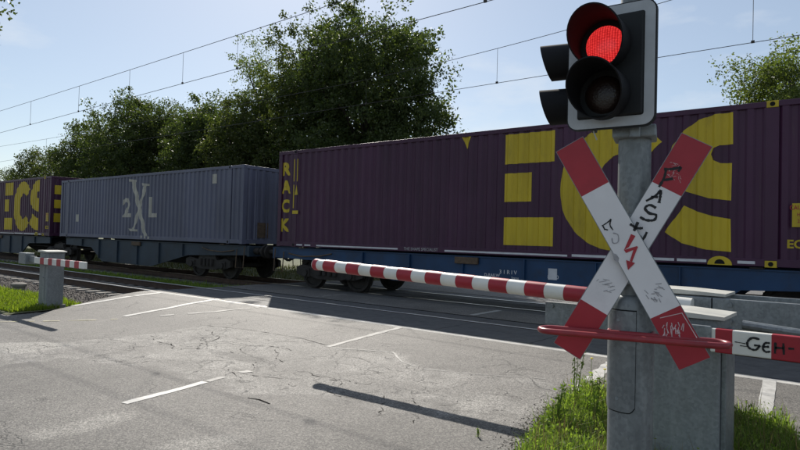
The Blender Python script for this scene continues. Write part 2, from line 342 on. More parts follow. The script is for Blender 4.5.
far = sheet('road_beyond_tracks', [(TYF+1.40, -15.0, 3), (16, -14.5, 2.0), (18, -14, 1.0), (20, -13.5, 0.5), (24, -13, 0), (40, -13, 0), (120, -16, -2)], M['asphalt'], skirt=0.4)

def G(x, y, z=-0.1):
    p = at_z(x, y, z)
    for _ in range(6): p = at_z(x, y, zr(p[1]))
    return (float(p[0]), float(p[1]))
# one road mesh, finely divided before the crossing; the attribute "wear" holds the old and the repaired asphalt
def sdist(X, Y, P):
    P = np.array(P); ins = np.zeros(X.shape, bool); d = np.full(X.shape, 1e9)
    for a, c in zip(P, np.roll(P, -1, 0)):
        ex, ey = c-a; t_ = np.clip(((X-a[0])*ex+(Y-a[1])*ey)/(ex*ex+ey*ey+1e-9), 0, 1); d = np.minimum(d, np.hypot(X-a[0]-t_*ex, Y-a[1]-t_*ey))
        cond = ((a[1] > Y) != (c[1] > Y)) & (X < (c[0]-a[0])*(Y-a[1])/((c[1]-a[1]) if abs(c[1]-a[1]) > 1e-9 else 1e-9)+a[0]); ins ^= cond
    return np.where(ins, d, -d)
def build_road():
    from mathutils import noise as mn
    R_ = {r[0]: r for r in rows}; yk = [r[0] for r in rows]; ys2 = [y for y in yk if y < 1.5]+list(np.arange(1.5, RE, 0.05))+[4.35, RE]
    ys2 = sorted(set(round(float(y), 4) for y in ys2)); xl = [r[1] for r in rows]; xr = [r[2] for r in rows]
    xg = np.array([-70, -50, -35, -25, -18]+list(np.arange(-15, -1.5, 0.05))+[-1.2, -0.6, 0, 1, 3, 6, 9, 14, 30]); nx = len(xg)
    Y = np.repeat(np.array(ys2)[:, None], nx, 1); X = np.empty_like(Y)
    for k, y in enumerate(ys2): X[k] = np.clip(xg, np.interp(y, yk, xl), np.interp(y, yk, xr))
    Z = np.vectorize(zr)(Y)
    fine = (X > -15) & (X < -1.5) & (Y > 1.4)
    nz = np.zeros_like(X); nz2 = np.zeros_like(X)
    for (a, c) in np.argwhere(fine):
        nz[a, c] = mn.fractal((X[a, c]*1.6, Y[a, c]*1.6, 3.0), 0.9, 2.0, 5); nz2[a, c] = mn.fractal((X[a, c]*0.9, Y[a, c]*0.9, 9.0), 0.9, 2.0, 4)
    def w(pts, soft, namp): return np.clip((sdist(X, Y, [G(*p) for p in pts])+nz*namp)/soft+0.5, 0, 1)
    old = w(((0, 349), (70, 341), (160, 333), (205, 326), (265, 331), (330, 347), (395, 352), (420, 368), (520, 378), (560, 392), (520, 425), (430, 418), (330, 400), (250, 392), (150, 368), (60, 358), (0, 366)), 0.09, 0.20)
    old *= np.clip(0.75+nz2*0.8, 0.25, 1)
    pale = np.maximum.reduce([w(((0, 343), (45, 342), (80, 345), (30, 352), (0, 358)), 0.05, 0.05)*0.8, w(((25, 433), (90, 418), (130, 411), (136, 416), (100, 428), (35, 441)), 0.12, 0.06)*0.55,
                              w(((150, 450), (175, 441), (235, 434), (240, 440), (200, 450)), 0.12, 0.06)*0.5, w(((447, 408), (468, 400), (488, 399), (478, 407), (455, 413)), 0.04, 0.04)*0.6])
    dark = np.maximum.reduce([w(((225, 353), (262, 357), (270, 364), (235, 362)), 0.08, 0.12)*0.7, w(((310, 398), (345, 392), (360, 400), (330, 404)), 0.15, 0.15)*0.45, w(((0, 365), (30, 362), (36, 366), (0, 369)), 0.04, 0.03)*0.6,
                              w(((185, 337), (215, 333), (222, 336), (195, 341)), 0.06, 0.1)*0.5, w(((420, 398), (450, 404), (470, 418), (430, 408)), 0.08, 0.12)*0.55])*fine
    dark = np.maximum(dark, np.clip(nz2*1.2-0.55, 0, 0.35)*fine)
    old *= fine; pale *= fine
    idx = np.arange(X.size).reshape(X.shape); quads = np.stack([idx[:-1, :-1], idx[:-1, 1:], idx[1:, 1:], idx[1:, :-1]], -1).reshape(-1, 4)
    xf = X.ravel(); keep = (np.abs(xf[quads[:, 1]]-xf[quads[:, 0]]) > 1e-5) | (np.abs(xf[quads[:, 2]]-xf[quads[:, 3]]) > 1e-5); quads = quads[keep]
    me = bpy.data.meshes.new('road'); me.from_pydata(np.stack([X, Y, Z], -1).reshape(-1, 3).tolist(), [], quads.tolist())
    ca = me.color_attributes.new('wear', 'FLOAT_COLOR', 'POINT'); ca.data.foreach_set('color', np.stack([old, pale, dark, np.ones_like(old)], -1).astype(np.float32).ravel())
    me.materials.append(M['asphalt']); me.shade_smooth(); me.update()
    o = bpy.data.objects.new('road', me); C.objects.link(o); o['kind'] = 'structure'; return o
road = build_road()
def stripe(name, pts, wid, mat, dz, parent=road, jit=0.0, worn=0.0):
    """a painted line or joint along ground points; worn>0 breaks pieces out of it"""
    b = MB(); D = []
    for (a, c) in zip(pts[:-1], pts[1:]):
        L = math.hypot(c[0]-a[0], c[1]-a[1]); k = max(1, int(L/0.12))
        D += [(a[0]+(c[0]-a[0])*i/k, a[1]+(c[1]-a[1])*i/k) for i in range(k)]
    D.append(pts[-1]); vs = []
    for i, p in enumerate(D):
        q = D[min(i+1, len(D)-1)]; r_ = D[max(i-1, 0)]; tx, ty = q[0]-r_[0], q[1]-r_[1]; L = math.hypot(tx, ty) or 1
        nx_, ny_ = -ty/L, tx/L; e1, e2 = wid/2*(1+rnd.gauss(0, jit)), wid/2*(1+rnd.gauss(0, jit))
        vs += [(p[0]+nx_*e1, p[1]+ny_*e1, zr(p[1]+ny_*e1)+dz), (p[0]-nx_*e2, p[1]-ny_*e2, zr(p[1]-ny_*e2)+dz)]
    fs = [(2*i, 2*i+1, 2*i+3, 2*i+2) for i in range(len(D)-1) if rnd.random() >= worn]
    b.add(vs, fs); return b.build(name, mat, parent, kind='structure')
stripe('edge_line', [G(73, 306), G(110, 300), G(163, 292.5)], 0.16, M['paint'], 0.006, jit=0.15, worn=0.08)
stripe('edge_line', [G(124, 316.5), G(170, 308), G(219, 299)], 0.13, M['paint'], 0.006, jit=0.06)
stripe('faint_edge_line', [G(160, 316), G(215, 312), G(265, 307)], 0.10, M['paint_old'], 0.006, jit=0.3, worn=0.2)
stripe('centre_line', [G(328, 347), G(365, 337), G(406, 326.5)], 0.10, M['paint_old'], 0.004, jit=0.2, worn=0.08)
stripe('centre_line', [G(124, 403.5), G(180, 389), G(205, 382)], 0.10, M['paint'], 0.004, jit=0.12, worn=0.03)
stripe('centre_line', [G(207, 381.5), G(232, 375), G(250, 371)], 0.10, M['paint_old'], 0.004, jit=0.25, worn=0.3)
stripe('edge_line', [G(614, 361), G(596, 376), G(578, 391)], 0.15, M['paint'], 0.004, jit=0.12, worn=0.06)
stripe('path_line', [(-0.74, 5.6), (-0.86, 7.0), (-0.98, RE-0.02)], 0.13, M['paint'], 0.006, jit=0.06)
stripe('asphalt_joint', [G(330, 348), G(393, 352), G(402, 362), G(424, 369), G(470, 374), G(545, 379)], 0.020, M['paint_old'], 0.003, jit=0.5, worn=0.12)
stripe('asphalt_joint', [G(0, 322), G(60, 321), G(125, 319)], 0.045, M['paint_yel'], 0.006, jit=0.5, worn=0.3)
stripe('asphalt_joint', [G(200, 325), G(250, 330), G(300, 338), G(332, 347)], 0.007, M['crack'], 0.003, jit=0.9, worn=0.0)
stripe('crack', [G(248, 398), G(258, 400), G(270, 404)], 0.02, M['tar'], 0.003, jit=0.6)
def crack_walk(px, py, ang, n, step=0.05, wd=0.012):
    n = int(n*1.5)
    x, y = G(px, py); P = [(x, y)]
    for _ in range(n):
        ang += rnd.gauss(0, 0.75)*(1 if rnd.random() < 0.6 else 0.2); ang *= 0.93; x += step*math.cos(ang); y += step*math.sin(ang)*0.8; P.append((x, y))
    stripe('crack', P, wd*0.5, M['crack'], 0.003, jit=0.9, worn=0.25)
    return P
for px_, py_, a_, n__, w__ in ((150, 336, 0.2, 24, .016), (205, 330, -0.1, 26, .02), (180, 345, -0.9, 14, .01), (230, 352, 0.1, 22, .018), (255, 362, 0.3, 20, .016), (300, 372, 0.0, 18, .014), (330, 380, 0.25, 16, .012),
        (212, 360, -1.3, 12, .01), (275, 350, -0.8, 12, .012), (315, 356, 0.5, 14, .010), (240, 372, -0.2, 12, .012), (120, 350, 0.1, 20, .012), (90, 362, 0.2, 14, .01), (355, 365, -0.9, 8, .01), (200, 338, 0.9, 10, .012), (265, 340, 0.2, 12, .012), (410, 398, -0.3, 14, .010), (380, 395, 0.4, 14, .012), (430, 405, 0.1, 12, .010), (288, 384, -0.4, 12, .01)):
    crack_walk(px_, py_, a_, n__, wd=w__)
if 0: stripe('crack', [G(505, 402), G(530, 396), G(548, 386), G(562, 380)], 0.014, M['crack'], 0.003, jit=0.7, worn=0.2)
stripe('centre_line', [(-6.52, TY0+1.5), (-6.55, TYF-1.45)], 0.12, M['paint'], 0.006, parent=mid, jit=0.1)
stripe('edge_line', [(-11.1, TY0+1.45), (-11.2, TYF-1.45)], 0.10, M['paint_old'], 0.006, parent=mid, jit=0.2, worn=0.15)
stripe('path_line', [(-1.12, TY0+1.45), (-1.2, TYF-1.45)], 0.13, M['paint'], 0.006, parent=mid, jit=0.06)

# track bed (ballast) either side of the crossing
def bed(name, x0, x1):
    b = MB(); prof = [(6.15, -0.34), (6.7, -0.36), (7.3, -0.30), (7.75, -0.25), (10.7, -0.25), (11.25, -0.28), (11.8, -0.25), (14.8, -0.25), (15.5, -0.34), (16.4, -0.40)]
    b.add([(x, y, z) for y, z in prof for x in (x0, x1)], [(2*i, 2*i+1, 2*i+3, 2*i+2) for i in range(len(prof)-1)])
    b.add([(x0, 6.15, -0.34), (x1, 6.15, -0.34), (x0, 6.15, -0.65), (x1, 6.15, -0.65), (x0, 16.4, -0.4), (x1, 16.4, -0.4), (x0, 16.4, -0.65), (x1, 16.4, -0.65)], [(0, 1, 3, 2), (4, 5, 7, 6)])
    o = b.build(name, M['ballast']); o['kind'] = 'structure'; return o
bedL = bed('track_bed', -120, -13.6); bedR = bed('track_bed', 7.8, 70)
bx_ = MB().box(-15.3, 9.2, RE+0.005, 16.0, -0.62, -0.19).build('crossing_foundation', M['tar']); bx_['kind'] = 'structure'
# raised verge at the left barrier
def vz(x, y): return -0.09 - 0.26*sm(5.9, 6.7, y) - 0.02*math.sin(x*1.7)
b = MB(); NXg = 60
ysg = [4.3, 4.7, 5.1, 5.5, 5.9, 6.2, 6.5, 6.8]
def vleft(y): return -13.05-0.62*max(0, y-4.9)
b.add([(-70+(vleft(y)+0.04+70)*i/NXg, y if y > 4.5 else 4.36, (vz(-70+(vleft(y)+70)*i/NXg, y) if y > 4.5 else -0.112)) for y in ysg for i in range(NXg+1)],
      [(j*(NXg+1)+i, j*(NXg+1)+i+1, (j+1)*(NXg+1)+i+1, (j+1)*(NXg+1)+i) for j in range(len(ysg)-1) for i in range(NXg)])
vl = b.build('grass_verge', M['soil']); vl['kind'] = 'structure'
# verge island round the signal post
VPTS = [(-2.45, 6.35), (-2.42, 5.6), (-2.33, 5.0), (-2.15, 4.3), (-1.8, 3.3), (-1.3, 2.3), (-0.85, 2.05), (-0.45, 2.5), (-0.32, 4.0), (-0.36, 5.4), (-0.62, 6.35)]
bm = bmesh.new(); f = bm.faces.new([bm.verts.new((x, y, 0)) for x, y in VPTS]); bmesh.ops.inset_region(bm, faces=[f], thickness=0.12)
for v in bm.verts: v.co.z = zr(v.co.y)+0.006
for v in list(bm.faces)[0].verts: pass
inner = [fc for fc in bm.faces if len(fc.verts) > 4][0]
for v in inner.verts: v.co.z += 0.05
b = MB(); b.addbm(bm); bm.free(); vi = b.build('grass_verge', M['soil']); vi['kind'] = 'structure'

# ------------------------------------------------------------------ tracks
def rail_mesh(x0, x1):
    P = [(-0.075, -0.172), (0.075, -0.172), (0.075, -0.160), (0.012, -0.145), (0.012, -0.045), (0.036, -0.035), (0.036, -0.006), (0.028, 0.0), (-0.028, 0.0), (-0.036, -0.006), (-0.036, -0.035), (-0.012, -0.045), (-0.012, -0.145), (-0.075, -0.160)]
    b = MB(); n = len(P)
    b.add([(x0, y, z) for y, z in P]+[(x1, y, z) for y, z in P], [tuple(range(n)), tuple(range(n, 2*n))])
    for i in range(n): b.add([(x0,)+P[i], (x0,)+P[(i+1) % n], (x1,)+P[(i+1) % n], (x1,)+P[i]], [(0, 1, 2, 3)], 1 if i in (6, 7, 8) else 0)
    return b
slp = MB().box(-0.13, 0.13, -1.3, 1.3, -0.36, -0.176, c=0.02).build('sleeper', M['concrete'])
slpme = slp.data; bpy.data.objects.remove(slp)
for (yc, lab) in ((TY0, 'empty railway track with shiny rails in front of the train'), (TYF, 'railway track under the container train')):
    tr = empty('railway_track', lab, 'railway track', (0, yc, 0))
    for s in (-1, 1):
        r_ = rail_mesh(-110, 60).build('rail', [M['railside'], M['railtop']], tr); r_.location = (0, s*0.7535, 0.002)
    xs_ = [-15.0-0.62*i for i in range(70)] if yc == TY0 else [-15.0-0.62*i for i in range(55)]
    for x in xs_: link_mesh('sleeper', slpme, tr, loc=(x, 0, 0))
# crossing panels between and beside the rails
lc = bpy.data.objects.new('level_crossing', None); C.objects.link(lc); lc['kind'] = 'structure'
lc['label'] = 'road crossing panels laid round the rails'
def panel_me(wx, wy):
    o = MB().box(-wx/2+0.006, wx/2-0.006, -wy/2, wy/2, -0.16, -0.004, c=0.012).build('crossing_panel', M['panel']); me = o.data; bpy.data.objects.remove(o); return me
pin = panel_me(1.8, 0.64); pout = panel_me(1.8, 0.55)
for yc in (TY0, TYF):
    for i in range(13):
        x = -14.05+1.8*i
        for yy, me in ((yc-0.335, pin), (yc+0.335, pin), (yc-1.085, pout), (yc+1.085, pout)):
            if yc == TY0 and yy < yc-1: continue
            link_mesh('crossing_panel', me, lc, loc=(x, yy, 0))
MB().box(-14.9, 9.2, RE-0.11, RE+0.05, -0.2, 0.003, c=0.008).build('edge_beam', M['pale_concrete'], lc)

# ------------------------------------------------------------------ trees, grass
def leaves(cent, size, stretch=1.7, droop=0.3):
    n = len(cent); d = nr.normal(size=(n, 3)); d[:, 2] -= droop; d /= np.linalg.norm(d, axis=1)[:, None]
    a = nr.normal(size=(n, 3)); s_ = np.cross(d, a); s_ /= np.linalg.norm(s_, axis=1)[:, None]+1e-9; nn = np.cross(d, s_)
    L = size*nr.uniform(0.6, 1.3, n)[:, None]; W = L/stretch
    p0 = cent-d*L*0.5; p1 = cent+s_*W*0.5+nn*W*0.12-d*L*0.05; p2 = cent+d*L*0.5; p3 = cent-s_*W*0.5+nn*W*0.12-d*L*0.05
    return np.stack([p0, p1, p2, p3], 1).reshape(-1, 3)
def tree(label, x, y, h, rx, rz, nleaf, mat, base_z=-0.4, size=0.2, clump=0.55, group='trees behind the train', nl=14, ragged=0.25, name='broadleaf_tree', seed=1, cz=None, loose=0.0):
    r = np.random.default_rng(seed); rr = random.Random(seed)
    root = empty(name, label, 'tree', (x, y, base_z), 0, group)
    nleaf = int(nleaf*2.1); size *= 0.82
    cz = cz if cz is not None else h-rz
    # lobes inside the envelope
    lobes = []
    for i in range(nl):
        th = 2*math.pi*(i/nl)*2.618+rr.random(); v = -0.75+1.6*((i+0.5)/nl)+rr.uniform(-0.12, 0.12); v = min(v, 0.86)
        q = math.sqrt(max(0.05, 1-v*v))*rr.uniform(0.35, 0.78); s = rr.uniform(0.26, 0.42)*(1.1-0.3*max(0, v))
        lobes.append((math.cos(th)*q*rx, math.sin(th)*q*rx*0.8, cz+v*rz*0.86, s*rx*1.05, s*rz*0.95))
    t = MB(); tw = 0.022*h+0.03
    tp = [Vector((rr.gauss(0, 0.03)*h*0.3*f, rr.gauss(0, 0.03)*h*0.3*f, h*0.82*f)) for f in (0, 0.15, 0.35, 0.55, 0.75, 1.0)]; tp[0] = Vector((0, 0, -0.3))
    t.tube(tp, [tw*1.25, tw, tw*0.8, tw*0.55, tw*0.32, tw*0.12], 8)
    cl = []
    for lx, ly, lz, sr, sz in lobes:
        f = max(0.15, min(0.8, (lz-0.25*rz)/(h*0.82)*0.8)); k = f*5; i = min(4, int(k)); s0 = tp[i].lerp(tp[i+1], k-i); e = Vector((lx, ly, lz)); m_ = s0.lerp(e, 0.5)+Vector((0, 0, 0.12*(e-s0).length))
        t.tube([s0, m_, e], [tw*0.34, tw*0.22, tw*0.06], 6)
        for _ in range(5):
            e2 = e+Vector((rr.uniform(-1, 1)*sr*0.55, rr.uniform(-1, 1)*sr*0.55, rr.uniform(-0.7, 0.8)*sz*0.6)); t.tube([m_.lerp(e, rr.uniform(0.3, 1)), e2], [tw*0.1, tw*0.03], 4)
        nc = max(6, int(16*(sr*sr*sz)**0.45/clump))
        d = r.normal(size=(nc, 3)); d /= np.linalg.norm(d, axis=1)[:, None]; rad_ = r.uniform(0.45, 1.0+ragged, nc)[:, None]
        cl.append(np.array([lx, ly, lz])+d*rad_*np.array([sr, sr, sz]))
    t.build('trunk', M['bark'], root, smooth=True)
    cl = np.concatenate(cl); per = r.integers(0, len(cl), nleaf)
    off = np.clip(r.normal(size=(nleaf, 3)), -1.5, 1.5)*clump*np.array([0.5, 0.5, 0.42])*r.uniform(0.5, 1.1, len(cl))[per][:, None]
    cen = cl[per]+off; cen = cen[cen[:, 2] > 0.15*h*(1 if loose == 0 else 0.3)]
    link_mesh('crown', np_mesh('crown', leaves(cen, size), 4, mat), root)
    return root
def tree_px(label, px, py, Y, rx, nleaf, mat, rzf=0.44, **k):
    p = at_y(px, py, Y); h = p[2]+0.4
    return tree(label, float(p[0]), Y, float(h), rx, float(h*rzf), nleaf, mat, **k)
tree_px('tallest dense dark tree rising above the RACK container', 370, -4, 22, 4.6, 44000, M['leaf'], rzf=0.47, seed=3, nl=22, size=0.19)
tree_px('broad dark tree beside the tallest one, sky showing through its middle', 316, 24, 22.5, 4.8, 30000, M['leaf2'], rzf=0.47, seed=5, nl=16, size=0.19)
tree_px('round-topped lower tree closest to the tallest one on the road side', 408, 88, 21, 2.5, 11000, M['leaf'], rzf=0.45, seed=8, nl=9, size=0.18)
tree_px('thin feathery pale tree with open airy top', 268, 38, 24, 3.0, 12000, M['leaf3'], rzf=0.44, seed=11, nl=14, size=0.16, ragged=0.5)
tree_px('olive tree behind the end of the blue container', 248, 92, 22, 3.8, 22000, M['leaf2'], rzf=0.47, seed=13, size=0.19)
tree_px('dark tree behind the middle of the blue container', 205, 100, 22, 3.9, 22000, M['leaf'], rzf=0.47, seed=17, size=0.19)
tree_px('tall bushy dark tree above the blue container lettering', 140, 88, 23, 5.2, 32000, M['leaf'], rzf=0.47, seed=19, nl=18, size=0.2)
tree_px('rounded dark tree above the joint of blue and purple containers', 92, 118, 23, 4.6, 22000, M['leaf'], rzf=0.47, seed=23, size=0.2)
tree_px('shorter tree above the lettering of the distant purple container', 52, 147, 24, 4.8, 20000, M['leaf2'], rzf=0.46, seed=29, size=0.2)
tree_px('low bushy tree beyond the distant purple container', 14, 166, 25, 4.6, 10000, M['leaf2'], rzf=0.45, seed=31, size=0.2)
tree_px('leafy olive tree between the two tallest trees behind the blue container', 172, 98, 24, 4.2, 20000, M['leaf2'], rzf=0.48, seed=43, size=0.19)
tree_px('bushy tree filling the gap before the feathery pale tree', 228, 96, 24.5, 4.2, 20000, M['leaf'], rzf=0.48, seed=47, size=0.19)
tree_px('rounded tree just behind the round dark one above the container joint', 112, 108, 25, 4.6, 18000, M['leaf2'], rzf=0.48, seed=53, size=0.19)
tree_px('yellowish small tree standing behind the container with the caution label', 819, 30, 19, 3.1, 46000, M['leaf3'], rzf=0.44, seed=38, size=0.10, ragged=0.2, nl=16, group='trees across the road')
_p = at_z(-62, 238+43*1.2, 0)                                  # near tree whose twigs reach in at the top
_d = ray(-104, 238); _q = np.array([0, 0, CH])+_d*14
tree('leafy tree on the verge behind the short barrier, twigs hanging down', float(_q[0]), float(_q[1]), 10.2, 2.1, 2.5, 9000, M['leaf'], size=0.15, seed=41, clump=0.4, group='trees on the near verge')

def blades(n, sampler, h0, h1, wd, zf, lean=0.5):
    P = []
    while len(P) < n:
        p = sampler()
        if p is not None: P.append(p)
    P = np.array(P); z = np.array([zf(a, b_) for a, b_ in P]); base = np.column_stack([P, z-0.01])
    H = (h0+(h1-h0)*nr.beta(1.6, 3.2, n))[:, None]; th = nr.uniform(0, 2*math.pi, n); d = np.column_stack([np.cos(th), np.sin(th), np.zeros(n)]); s_ = np.column_stack([-np.sin(th), np.cos(th), np.zeros(n)])
    ln = (nr.uniform(0.1, 1.0, n)*lean)[:, None]; up = np.array([0, 0, 1.0]); W = wd*nr.uniform(0.6, 1.4, n)[:, None]
    m = base+up*H*0.6+d*H*ln*0.35; t_ = base+up*H*(1-0.25*ln)+d*H*ln
    q1 = np.stack([base-s_*W/2, base+s_*W/2, m+s_*W*0.4, m-s_*W*0.4], 1)
    q2 = np.stack([m-s_*W*0.4, m+s_*W*0.4, t_+s_*W*0.06, t_-s_*W*0.06], 1)
    return np.stack([q1, q2], 1).reshape(-1, 3)
def welded(name, V, mat):                                      # two quads per blade share an edge: keep each blade one island
    n = len(V)//8; A = V.reshape(n, 8, 3)[:, [0, 1, 2, 3, 6, 7]]; me = bpy.data.meshes.new(name)
    me.vertices.add(n*6); me.vertices.foreach_set('co', np.ascontiguousarray(A, dtype=np.float32).ravel())
    idx = (np.arange(n)[:, None]*6+np.array([0, 1, 2, 3, 3, 2, 4, 5])).astype(np.int32).ravel()
    me.loops.add(n*8); me.loops.foreach_set('vertex_index', idx); me.polygons.add(n*2); me.polygons.foreach_set('loop_start', np.arange(0, n*8, 4, dtype=np.int32))
    me.materials.append(mat); me.update(calc_edges=True); me.validate(); return me
def inpoly(x, y, P):
    c = False; j = len(P)-1
    for i in range(len(P)):
        if (P[i][1] > y) != (P[j][1] > y) and x < (P[j][0]-P[i][0])*(y-P[i][1])/(P[j][1]-P[i][1])+P[i][0]: c = not c
        j = i
    return c
def samp_v():
    x, y = rnd.uniform(-2.5, -0.3), rnd.uniform(2.6, 6.4)
    return (x, y) if inpoly(x, y, VPTS) else None
gv = link_mesh('grass', welded('grass', blades(26000, samp_v, 0.05, 0.27, 0.006, lambda x, y: zr(y)+0.045, 1.1), M['grass']), None, 'stuff')
gv['label'] = 'uncut green grass round the signal post'; gv['category'] = 'grass'
_pts = []
while len(_pts) < 9000:
    _s = samp_v()
    if _s: _pts.append((_s[0], _s[1], zr(_s[1])+0.05+abs(rnd.gauss(0, 0.07))))
gh = link_mesh('ground_herbs', np_mesh('ground_herbs', leaves(np.array(_pts), 0.032, 1.8, -0.1), 4, M['grass']), None, 'stuff')
gh['label'] = 'small broad-leaved herbs low among the verge grass'; gh['category'] = 'herbs'
def samp_d(): return samp_v()
gd = link_mesh('dry_grass', welded('dry_grass', blades(1800, samp_d, 0.12, 0.42, 0.004, lambda x, y: zr(y)+0.045, 0.6), M['dry']), None, 'stuff')
gd['label'] = 'dry straw stalks among the verge grass'; gd['category'] = 'grass'
def samp_l():
    x = -13.2-abs(rnd.gauss(0, 6)); y = rnd.uniform(4.5, 6.6)
    if x > vleft(y)-0.02: return None
    if rnd.random() < sm(5.6, 6.5, y)*0.9: return None
    return (x, y)
gl = link_mesh('grass', welded('grass', blades(24000, samp_l, 0.04, 0.2, 0.014, vz, 0.7), M['grass_y']), None, 'stuff')
gl['label'] = 'short sunlit grass round the far barrier cabinet'; gl['category'] = 'grass'
def samp_m():
    if rnd.random() < 0.25: return (-15.0-abs(rnd.gauss(0, 0.6)), rnd.uniform(TY0+0.9, TYF-1.0))
    x = -15.2-abs(rnd.gauss(0, 9)); y = rnd.gauss(11.25, 0.35)
    return (x, y) if 10.45 < y < 12.1 else None
gm = link_mesh('weeds', welded('weeds', blades(14000, samp_m, 0.05, 0.28, 0.016, lambda x, y: -0.25, 0.8), M['grass']), None, 'stuff')
gm['label'] = 'low green weeds between the two tracks'; gm['category'] = 'weeds'
def samp_f():
    x = rnd.uniform(-60, 20); y = rnd.uniform(16.2, 24)
    return None if -14.5 < x < 2 else (x, y)
gf = link_mesh('grass', welded('grass', blades(20000, samp_f, 0.08, 0.36, 0.03, lambda x, y: -0.36, 0.7), M['grass_far']), None, 'stuff')
gf['label'] = 'long grass beyond the train below the trees'; gf['category'] = 'grass'
def weed(x, y, h, label, seed):
    r = random.Random(seed); root = empty('weed', label, 'plant', (x, y, zr(y)+0.03), 0, 'tall weeds on the verge')
    b = MB(); cen = []
    for s in range(3):
        th = r.uniform(0, 6.28); hh = h*r.uniform(0.65, 1.0); P = [Vector((0, 0, -0.03))]+[Vector((math.cos(th)*0.16*hh*f, math.sin(th)*0.16*hh*f, hh*f)) for f in (0.3, 0.6, 0.85, 1.0)]
        b.tube(P, [0.005, 0.005, 0.004, 0.003, 0.0015], 5)
        for k in range(34):
            f = r.uniform(0.12, 1.0); p = P[0].lerp(P[-1], f); sp = 0.045*(1.15-f)*min(1.0, max(0.4, h/0.4)); cen.append((p.x+r.gauss(0, sp), p.y+r.gauss(0, sp), p.z+r.gauss(0, 0.012)))
    b.build('stem', M['grass'], root); link_mesh('foliage', np_mesh('foliage', leaves(np.array(cen), 0.045*min(1.0, max(0.3, h/0.4)), 2.6, -0.4), 4, M['grass']), root)
    return root
_w = G(574, 415); weed(_w[0], _w[1], 0.62, 'tallest leafy weed growing at the road edge before the post', 1)
_w = G(556, 432); weed(_w[0], _w[1], 0.45, 'bushy weed at the corner of the verge beside the road', 2)
_w = G(596, 428); weed(_w[0], _w[1], 0.5, 'leafy weed close beside the grey post base', 3)
_w = G(545, 440); weed(_w[0], _w[1], 0.25, 'small weed spreading onto the asphalt edge', 4)
_w = G(478, 437); weed(_w[0], _w[1], 0.05, 'tiny weed growing from the asphalt in the boom shadow', 5)
for i, (a, c) in enumerate(((606, 381), (613, 376), (603, 385), (590, 372))):
    p = G(a, c+14); root = empty('dandelion', ('yellow flower at the end of the worn edge line', 'yellow flower closest to the grey post base', 'lower yellow flower in the tall verge weeds', 'yellow flower above the tallest weed')[i], 'flower', (p[0], p[1], zr(p[1])), 0, 'yellow flowers on the verge')
    MB().tube([(0, 0, -0.01), (0.01, 0, 0.2), (0.012, 0.004, 0.30)], 0.0025, 5).build('stem', M['grass'], root)
    MB().lathe([(0.002, 0.295), (0.014, 0.303), (0.018, 0.310), (0.006, 0.314)], 9, origin=(0.012, 0.004, 0)).build('petals', M['flower'], root)

# ballast stones
def stones(n, sampler, zf, s0, s1):
    base = np.array([(1, 0, 0), (-1, 0, 0), (0, 1, 0), (0, -1, 0), (0, 0, 1), (0, 0, -1)], float); F = np.array([(0, 2, 4), (2, 1, 4), (1, 3, 4), (3, 0, 4), (2, 0, 5), (1, 2, 5), (3, 1, 5), (0, 3, 5)])
    P = np.array([sampler() for _ in range(n)]); z = np.array([zf(a, c) for a, c in P]); cen = np.column_stack([P, z]); s = nr.uniform(s0, s1, (n, 1, 3)); v = base[None]*s*nr.uniform(0.6, 1.3, (n, 6, 1))
    a = nr.uniform(0, 6.28, n); ca, sa = np.cos(a)[:, None], np.sin(a)[:, None]; x, y = v[:, :, 0]*ca-v[:, :, 1]*sa, v[:, :, 0]*sa+v[:, :, 1]*ca; tl = nr.uniform(-0.8, 0.8, n)[:, None]
    v = np.stack([x, y*np.cos(tl)-v[:, :, 2]*np.sin(tl), y*np.sin(tl)+v[:, :, 2]*np.cos(tl)], 2)+cen[:, None]
    me = bpy.data.meshes.new('ballast_stones'); me.vertices.add(n*6); me.vertices.foreach_set('co', v.astype(np.float32).ravel())
    idx = (np.arange(n)[:, None, None]*6+F[None]).astype(np.int32).ravel(); me.loops.add(len(idx)); me.loops.foreach_set('vertex_index', idx); me.polygons.add(n*8); me.polygons.foreach_set('loop_start', np.arange(0, n*24, 3, dtype=np.int32))
    me.materials.append(M['stone']); me.update(calc_edges=True); me.validate(); return me
def bz(x, y):
    if y < 6.7: return -0.35
    if y < 7.75: return -0.36+0.10*(y-6.7)/1.05
    return -0.245
def samp_s():
    return (-14.3-abs(rnd.gauss(0, 9)) if rnd.random() < 0.8 else -14.2-rnd.random()*20, rnd.choice((rnd.uniform(6.3, 8.4), rnd.uniform(6.3, 8.4), rnd.uniform(8.5, 12.5))))
st = link_mesh('ballast_stones', stones(26000, samp_s, bz, 0.022, 0.055), None, 'stuff'); st['label'] = 'grey-brown ballast stones along the tracks'; st['category'] = 'ballast'

# grit and pebbles along the broken road edge at the verge
def samp_g():
    k = rnd.random()
    i = rnd.randrange(0, 5); a, c = VPTS[i], VPTS[i+1]; f = rnd.random()
    return (a[0]+(c[0]-a[0])*f-abs(rnd.gauss(0, 0.13))+0.04, a[1]+(c[1]-a[1])*f+rnd.gauss(0, 0.05))
gt = link_mesh('road_grit', stones(1500, samp_g, lambda x, y: zr(y)+0.002, 0.003, 0.011), None, 'stuff'); gt['label'] = 'loose grit along the broken asphalt edge by the verge'; gt['category'] = 'grit'

